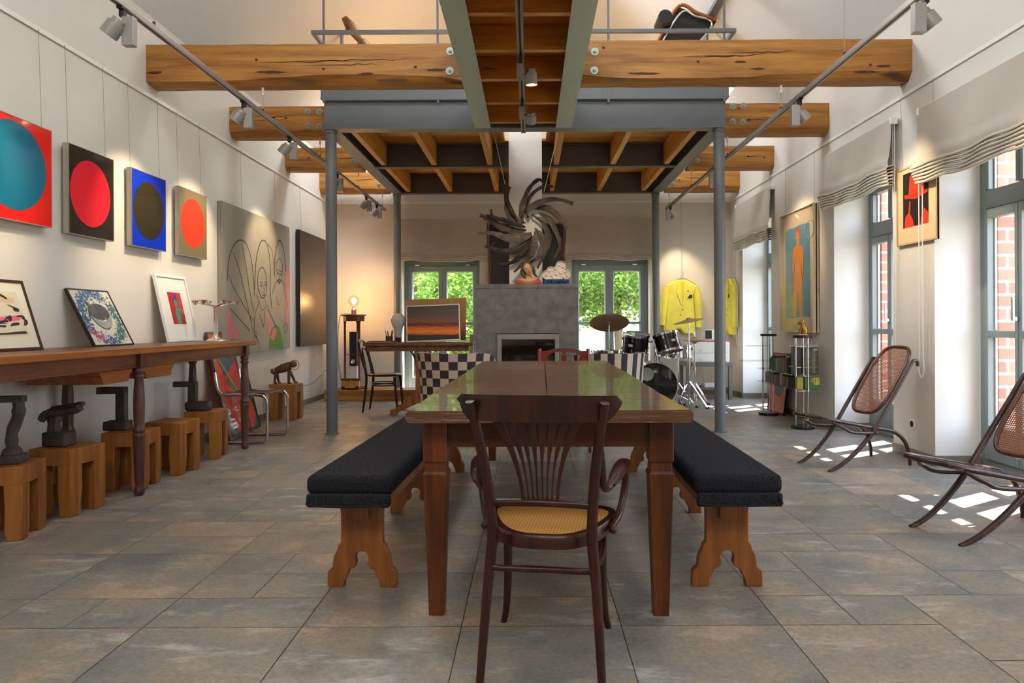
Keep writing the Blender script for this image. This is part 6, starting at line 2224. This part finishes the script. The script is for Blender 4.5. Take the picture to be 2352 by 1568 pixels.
def row(n, ya, yb, z, hh, where):
    step = (yb - ya) / n
    for k in range(n):
        th = step * rnd.uniform(.80, .94)
        y = ya + step * k
        h = hh * rnd.uniform(.82, 1.05)
        c = cols[(k * 5 + int(z * 100)) % len(cols)]
        o = build('book', MB().box(2.745, 2.745 + rnd.uniform(.12, .15), y, y + th, z, z + h), mat('book_cover', c, .55), bevel=.0015)
        nth = ('nearest', 'second nearest', 'third nearest', 'fourth nearest', 'fifth nearest', 'sixth nearest', 'seventh nearest', 'eighth nearest', 'ninth nearest')[k]
        tag(o, nth + ' of the slim books on the ' + where + ' glass shelf of the rack', 'book', 'slim books on the glass rack')
row(8, 7.46, 8.02, .5555, .165, 'upper')
row(8, 7.42, 8.16, .4055, .125, 'lower')
bg_ = thing('book', 'large grey book with rows of small print standing by the near rack column', 'book', (2.86, 7.30, .5555), R(8))
build('cover', MB().box(-.01, .15, -.03, .03, 0, .275), mat('grey_print_book', '#55584c', .5), bg_, bevel=.002)
tx = MB()
for c_ in range(2):
    for r_i in range(22):
        x = .01 + c_ * .07
        tx.box(x, x + .03 + rnd.uniform(0, .025), -.0306, -.0300, .012 + r_i * .0115, .018 + r_i * .0115)
build('print_rows', tx, mat('print_pale', '#a5a898', .6), bg_, smooth=0)
build('sticker', MB().box(.10, .14, -.0312, -.0300, .25, .264), M['paper'], bg_)
bk2 = thing('book', 'tall black book beside the grey printed one on the near rack column', 'book', (2.775, 7.29, .5555))
build('cover', MB().box(-.03, .045, -.03, .05, 0, .285), M['black'], bk2, bevel=.002)
yb_ = thing('book', 'green book with bold yellow capitals on the lower glass shelf of the rack', 'book', (2.875, 7.16, .4055))
build('cover', MB().box(-.065, .095, -.02, .02, 0, .13), mat('green_book', '#1f5a22', .5), yb_, bevel=.002)
build('cover_band', MB().box(-.0655, .0955, -.0206, .0206, .045, .128), mat('green_dark_band', '#33520f', .5), yb_)
M['yellow_ink'] = mat('yellow_ink', '#e8d020', .6)
for k, s_ in enumerate(('UNIK', 'CHER', 'NER')):
    cu = bpy.data.curves.new('lettering', 'FONT')
    cu.body = s_
    cu.size = .034
    cu.extrude = .0003
    cu.align_x = 'RIGHT'
    o = bpy.data.objects.new('lettering', cu)
    COL.objects.link(o)
    cu.materials.append(M['yellow_ink'])
    me = bpy.data.meshes.new_from_object(o.evaluated_get(bpy.context.evaluated_depsgraph_get()))
    bpy.data.objects.remove(o)
    o = bpy.data.objects.new('lettering', me)
    COL.objects.link(o)
    o.parent = yb_
    o.location = (.09, -.0212, .101 - .026 * k)
    o.rotation_euler = (pi / 2, 0, 0)
yb2 = thing('book', 'mustard yellow book left of the green one on the lower glass shelf', 'book', (2.765, 7.17, .4055))
build('cover', MB().box(-.03, .035, -.02, .02, 0, .128), mat('mustard_book', '#9a8a20', .5), yb2, bevel=.002)
tag(build('green_bowl', MB().lathe([(.0, .0), (.03, .0), (.05, .02), (.055, .028), (.05, .026), (.028, .006), (.0, .006)], (0, 0, 0), 20), mat('green_plastic', '#5c9a50', .4)), 'small green bowl lying on the slim books of the upper glass shelf', 'bowl').location = (2.80, 7.52, .735)

fx = thing('fox_figurine', 'golden seated fox figurine on the near column of the glass rack', 'figurine', (2.81, 7.20, .9625), R(-10))
M['gold'] = mat('old_gold', '#9c7430', .3, .9, bump=.4, bs=60)
build('base', MB().box(-.05, .05, -.035, .035, 0, .012), mat('figurine_base', '#b9986a', .5), fx, bevel=.002)
mb = MB().tube(cr([(.018, 0, .012), (.022, 0, .05), (.008, 0, .09), (-.002, 0, .118)], 5), [.036, .038, .028, .018], 14)
for s in (-1, 1):
    mb.tube(cr([(-.005, s * .014, .085), (-.022, s * .014, .045), (-.024, s * .014, .014)], 4), [.012, .009, .009], 8)
    mb.sphere((.028, s * .02, .03), .024, 10, (1.1, .7, 1))
mb.tube(cr([(.045, 0, .02), (.055, .02, .028), (.04, .035, .022), (.01, .036, .02)], 4), [.010, .012, .011, .005], 8)
build('body', mb, M['gold'], fx)
hd = MB().tube(cr([(.012, 0, .128), (-.012, 0, .132), (-.032, 0, .124), (-.046, 0, .118)], 4), [.018, .021, .012, .005], 12)
for s in (-1, 1):
    hd.tube([(.004, s * .012, .14), (.008, s * .016, .175)], [.009, .001], 8)
build('fox_head', hd, M['gold'], fx)

# red picture leaning behind the rack
t = thing('framed_picture', 'orange red picture leaning on the right wall behind the glass rack', 'framed picture', (2.98, 8.48, 0))
b0, b1 = V((2.97, 8.74, .004)), V((3.06, 8.74, .72))
pc = Pic(b0, (0, -1, 0), b1 - b0, .56, (b1 - b0).length)
pc.slab(paint('print_orange_red', '#d8452a', rough=.4), -.01, 0)
pc.ell(paint('print_slate', '#474b60', rough=.4), .55, .42, .28, .14)
pc.poly(paint('print_rose', '#c45a3c', rough=.4), [(.1, .05), (.9, .1), (.85, .25), (.3, .28)])
build('artwork', pc.mb, pc.mats, t, world=True, smooth=0)
build('picture_frame', bars(pc, t, .014, -.03, .006), M['black'], t, world=True, smooth=0)

# painting of the orange figure
t = thing('framed_picture', 'painting of an orange standing figure on blue under acrylic on the right wall', 'framed picture', (3.06, 7.9, .99))
pc = Pic((3.045, 8.42, .985), (0, -1, 0), (0, 0, 1), 1.0, 1.385)
BGc = paint('backing_sand', '#cbbaa0', rough=.6)
BLc, ORc, RDc = paint('gouache_sky_blue', '#5a90a8', rough=.6, var=.2, vs=3), paint('gouache_orange', '#e08a2c', rough=.6, var=.15, vs=8), paint('gouache_hair_red', '#d63a2c', rough=.6)
pc.slab(BGc, -.012, 0)
pc.poly(BLc, [(.12, .12), (.3, .11), (.55, .125), (.84, .12), (.85, .5), (.84, .86), (.7, .87), (.55, .875), (.4, .865), (.25, .87), (.12, .85), (.13, .5)])
fig = [(.36, .13), (.44, .13), (.47, .30), (.49, .36), (.53, .22), (.55, .13), (.62, .13), (.62, .32), (.63, .44), (.60, .53), (.59, .60), (.61, .53), (.60, .42), (.65, .42), (.67, .55), (.655, .66), (.62, .70), (.54, .715), (.54, .75), (.47, .75), (.47, .715), (.38, .70), (.34, .65), (.33, .54), (.35, .42), (.39, .42), (.39, .53), (.41, .60), (.41, .53), (.37, .44), (.36, .32)]
pc.poly(ORc, fig)
pc.ell(ORc, .505, .79, .058, .055)
pc.poly(RDc, [(.44, .80), (.46, .85), (.52, .865), (.57, .84), (.575, .77), (.56, .69), (.545, .70), (.555, .79), (.53, .83), (.47, .82)])
LN2 = paint('ink_brown', '#3a2a20', rough=.6)
for s_ in ([(.34, .65), (.32, .54), (.34, .42)], [(.66, .65), (.675, .54), (.65, .42)], [(.41, .60), (.40, .52), (.37, .44), (.36, .30)], [(.59, .60), (.60, .52), (.63, .44), (.62, .30)], [(.38, .70), (.46, .715)], [(.62, .70), (.55, .712)], [(.47, .79), (.5, .792)], [(.52, .792), (.55, .79)]):
    pc.stroke(LN2, s_, .017, 5, taper=True)
pc.ell(RDc, .51, .757, .02, .007)
build('artwork', pc.mb, pc.mats, t, world=True, smooth=0)
build('picture_frame', bars(pc, t, .008, -.03, .03), mat('pale_frame', '#d2c4a8', .4), t, world=True, smooth=0)
build('cover_glass', MB().prism([(.012, .012), (pc.w - .012, .012), (pc.w - .012, pc.h - .012), (.012, pc.h - .012)], pc.o, pc.U, pc.W, .022, .025), M['plex'], t, world=True, smooth=0)
wires(t, pc, (.08, .93), -.015, RZ)
c = pc.p(.95 * pc.w, .80 * pc.h, .04)
tag(build('wire_coil', MB().tube([c + V((0, .11 * cos(a) , .095 * sin(a))) + V((-.004 * i / 40, 0, 0)) for i, a in enumerate([2 * pi * i / 20 for i in range(41)])], .003, 6), M['wire']), 'coiled wire hanging on the upper corner of the orange figure painting', 'wire')

# red and black portrait format print (generic shapes)
t = thing('framed_picture', 'red and black print with cream mount on the narrow pier of the right wall', 'framed picture', (3.06, 5.52, 1.73))
pc = Pic((3.06, 5.80, 1.72), (0, -1, 0), (0, 0, 1), .57, .63)
pc.slab(paint('mount_warm', '#d8bf95', rough=.7), -.012, 0)
P1, P2 = paint('print_black', '#231a17', rough=.4), paint('print_red', '#e03a20', rough=.4)
pc.poly(P1, [(.16, .22), (.80, .22), (.80, .92), (.16, .92)])
pc.poly(P2, [(.30, .62), (.34, .86), (.44, .92), (.62, .92), (.68, .84), (.70, .62)])
pc.poly(P2, [(.20, .60), (.5, .56), (.78, .60), (.78, .64), (.5, .61), (.20, .65)])
pc.poly(P2, [(.20, .22), (.22, .36), (.32, .42), (.42, .30), (.44, .22)])
pc.poly(P2, [(.60, .22), (.62, .32), (.70, .42), (.80, .34), (.80, .22)])
pc.poly(P2, [(.30, .40), (.33, .55), (.36, .55), (.35, .40)])
build('artwork', pc.mb, pc.mats, t, world=True, smooth=0)
build('picture_frame', bars(pc, t, .014, -.018, .006), mat('light_wood_frame', '#b99f74', .5), t, world=True, smooth=0)
wires(t, pc, (.1, .9), -.015, RZ)

# wall socket
so = thing('wall_socket', 'round white socket with black centre low on the narrow pier of the right wall', 'socket', (3.075, 5.61, .276))
build('plate', MB().lathe([(.0, -.004), (.04, -.004), (.04, .004), (.036, .007), (.0, .007)], (0, 0, 0), 28, axis=(-1, 0, 0)), M['white'], so)
build('insert', MB().lathe([(.0, .0085), (.026, .0085), (.026, .007)], (0, 0, 0), 24, axis=(-1, 0, 0)), M['black'], so)

# ================================================================== FOLDING CANE LOUNGE CHAIRS
M['cane_back'] = cane('cane_back_weave', '#94501f', '#3a1d0d', .0125, (1, 2), .52)
M['cane_seat2'] = cane('cane_lounge_seat', '#a67a4e', '#5d3a20', .0125, (0, 1), .5)
M['brownwood'] = wood('brown_bentwood_rim', '#3f2012', '#6a3a20', 2, .28, 12, coat=.2, bump=.05)
def lounge(label, loc, rz):
    t = thing('folding_cane_chair', label, 'lounge chair', loc, rz, 'low folding bentwood cane chairs by the right windows')
    for s in (-1, 1):
        p = cr([(.745, s * .19, 0), (.735, s * .19, .09), (.69, s * .188, .19), (.60, s * .184, .26), (.50, s * .18, .287), (.40, s * .176, .303), (.22, s * .17, .338), (.05, s * .150, .373), (-.06, s * .105, .398), (-.125, s * .05, .41), (-.14, 0, .413)], 5)
        build('leg', MB().tube(p, [.012, .014, .0145, .0145, .015, .016, .0165, .016, .0155, .015, .015], 12), M['dark2'], t)
        e = .197
        d = V((.59, 0, .807))
        pv = V((.40, s * e, .296))
        p = [(0, s * .165, 0), (.09, s * .17, .035), (.20, s * .178, .105), (.31, s * .188, .20), tuple(pv), tuple(pv + d * .2), tuple(pv + d * .42), tuple(pv + d * .60)]
        tip = pv + d * .60
        p += [tuple(tip + V((.032, 0, .022))), tuple(tip + V((.062, 0, .008))), tuple(tip + V((.062, 0, -.024)))]
        build('leg', MB().tube(cr(p, 5), [.0125, .0145, .0165, .017, .0165, .0155, .0145, .0135, .013, .013, .012], 12), M['dark2'], t)
        p = cr([(.04, s * .155, .362), (.08, s * .188, .33), (.12, s * .20, .312), (.18, s * .20, .285), (.30, s * .20, .272), (.40, s * .199, .268)], 5)
        build('side_link', MB().tube(p, [.010, .0115, .0125, .0125, .0125, .011], 10).sphere((.405, s * .20, .268), .017, 10), M['dark2'], t)
    build('stretcher', MB().tube([(.40, -.197, .296), (.40, .197, .296)], .0095, 10).tube([(.60, -.18, .26), (.60, .18, .26)], .010, 10), M['dark2'], t)
    # seat cane
    def sc(u, v):
        x = -.12 + .60 * u
        hw = .165 * (1 - max(0, (.30 - u) / .30) ** 2.2) ** .5 if u < .30 else .165
        if u > .93:
            hw = .165 * (1 - ((u - .93) / .07) ** 2 * .35)
        z = .413 - (x + .14) * .205 + .004
        return (x, (v - .5) * 2 * hw, z)
    build('cane_seat', MB().grid(sc, 24, 8), M['cane_seat2'], t, smooth=0)
    rimp = [sc(i / 24, 0) for i in range(3, 25)] + [sc(1, j / 8) for j in range(1, 8)] + [sc(i / 24, 1) for i in range(24, 2, -1)]
    build('seat_rim', MB().tube([V(p) + V((0, 0, -.004)) for p in rimp], .010, 8), M['dark2'], t)
    # back panel: own local frame so that its weave follows the panel
    bp_ = bpy.data.objects.new('back_panel', None)
    d = V((.59, 0, .807)).normalized()
    out = []
    for i in range(64):
        a = 2 * pi * i / 64
        c_, s_ = cos(a), sin(a)
        y = math.copysign(abs(c_) ** .55, c_) * .158
        z = .43 + math.copysign(abs(s_) ** .62, s_) * .31
        out.append((y, z))
    pan = MB().add([(0, y, z) for y, z in out], [tuple(range(64))])
    o = build('cane_back', pan, M['cane_back'], t, smooth=0)
    o.location = (.405, 0, .300)
    o.rotation_euler = (0, math.atan2(d.x, d.z), 0)
    rm = MB().tube([V((0, y, z)) for y, z in out], .0145, 10, closed=True)
    o2 = build('back_rim', rm, M['brownwood'], t)
    o2.location = o.location
    o2.rotation_euler = o.rotation_euler
    return t
lc = lounge('folding bentwood lounge chair with cane back before the middle right window', (2.135, 5.27, 0), R(18.8))
dup(lc, (2.065, 3.57, 0), R(11.6), 'nearest folding bentwood lounge chair, cut by the right picture edge')

# ================================================================== ON THE MEZZANINE
ch = thing('chaise_longue', 'black chaise longue with chrome frame and brown leather edge up on the mezzanine', 'chaise longue', (1.70, 7.75, 3.371))
A = [at(1508, 100, 7.7), at(1556, 12, 7.7), at(1648, 46, 7.7), at(1606, 98, 7.7)]
A[0] = A[0] + (A[0] - A[1]) * 1.4
A[3] = A[3] + (A[3] - A[2]) * 2.3
A = [a_ + V((0, .0 + (a_.z - 3.4) * .01, 0)) for a_ in A]
mb = MB()
def qd(u, v):
    return A[0] * (1 - u) * (1 - v) + A[3] * u * (1 - v) + A[2] * u * v + A[1] * (1 - u) * v
mb.grid(lambda u, v: qd(u, v) + V((0, .02 + .006 * sin(v * 60), 0)), 6, 48, thick=.03)
build('cushion', mb, mat('black_padding', '#1c1b1a', .6), ch, world=True)
ed = cr([A[0], A[0] * .4 + A[1] * .6, A[1] * .96 + A[2] * .04, A[1] * .5 + A[2] * .5, A[2] * .97 + A[1] * .03], 6)
build('leather_edge', MB().tube(ed, .02, 10), mat('cognac_leather', '#9a5a26', .4), ch, world=True)
fr_ = MB().tube(cr([qd(.12, 0) + V((0, -.03, 0)), qd(.12, .5) + V((0, -.03, 0)), qd(.16, .93) + V((0, -.03, 0)), qd(.5, .95) + V((0, -.03, 0)), qd(.97, .92) + V((0, -.03, 0)), qd(.95, .5) + V((0, -.03, 0)), qd(.9, 0) + V((0, -.03, 0))], 6), .012, 10)
build('chrome_frame', fr_, M['chrome'], ch, world=True)
build('chrome_leg', MB().tube([qd(.12, .02) + V((0, -.03, 0)), V((qd(.12, .0).x, 7.6, 3.372))], .012, 8).tube([qd(.9, .02) + V((0, -.03, 0)), V((qd(.9, .0).x, 7.6, 3.372))], .012, 8), M['chrome'], ch, world=True)
build('strap', MB().tube([qd(.80, .3) + V((0, -.035, 0)), qd(.98, .32) + V((0, -.035, 0))], .012, 6), M['black'], ch, world=True)
a_, b_ = at(1522, 52, 7.7), at(1532, 66, 7.8)
build('head_roll', MB().tube([a_ + V((0, -.16, 0)), a_ + V((0, .12, 0))], .075, 20), M['black'], ch, world=True)

pa = thing('carved_paddle', 'dark carved wooden paddle leaning up on the left of the mezzanine', 'paddle', (-1.6, 7.6, 3.371))
p0, p1 = at(790, 40, 7.6), at(832, 100, 7.6)
d_ = p1 - p0
ax = [p0, p0 + d_ * .35, p0 + d_ * .55, p0 + d_ * .9, p0 + d_ * 1.2, V((p0.x + d_.x * 3.55, 7.6, 3.40))]
build('blade', MB().tube(cr(ax[:4], 6), [.03, .062, .055, .032], 14, flat=.4, up=(0, 1, 0)), M['oldwood'], pa, world=True)
build('shaft', MB().tube(cr(ax[3:], 5), [.034, .065, .07], 12, flat=.5, up=(0, 1, 0)), M['oldwood'], pa, world=True)
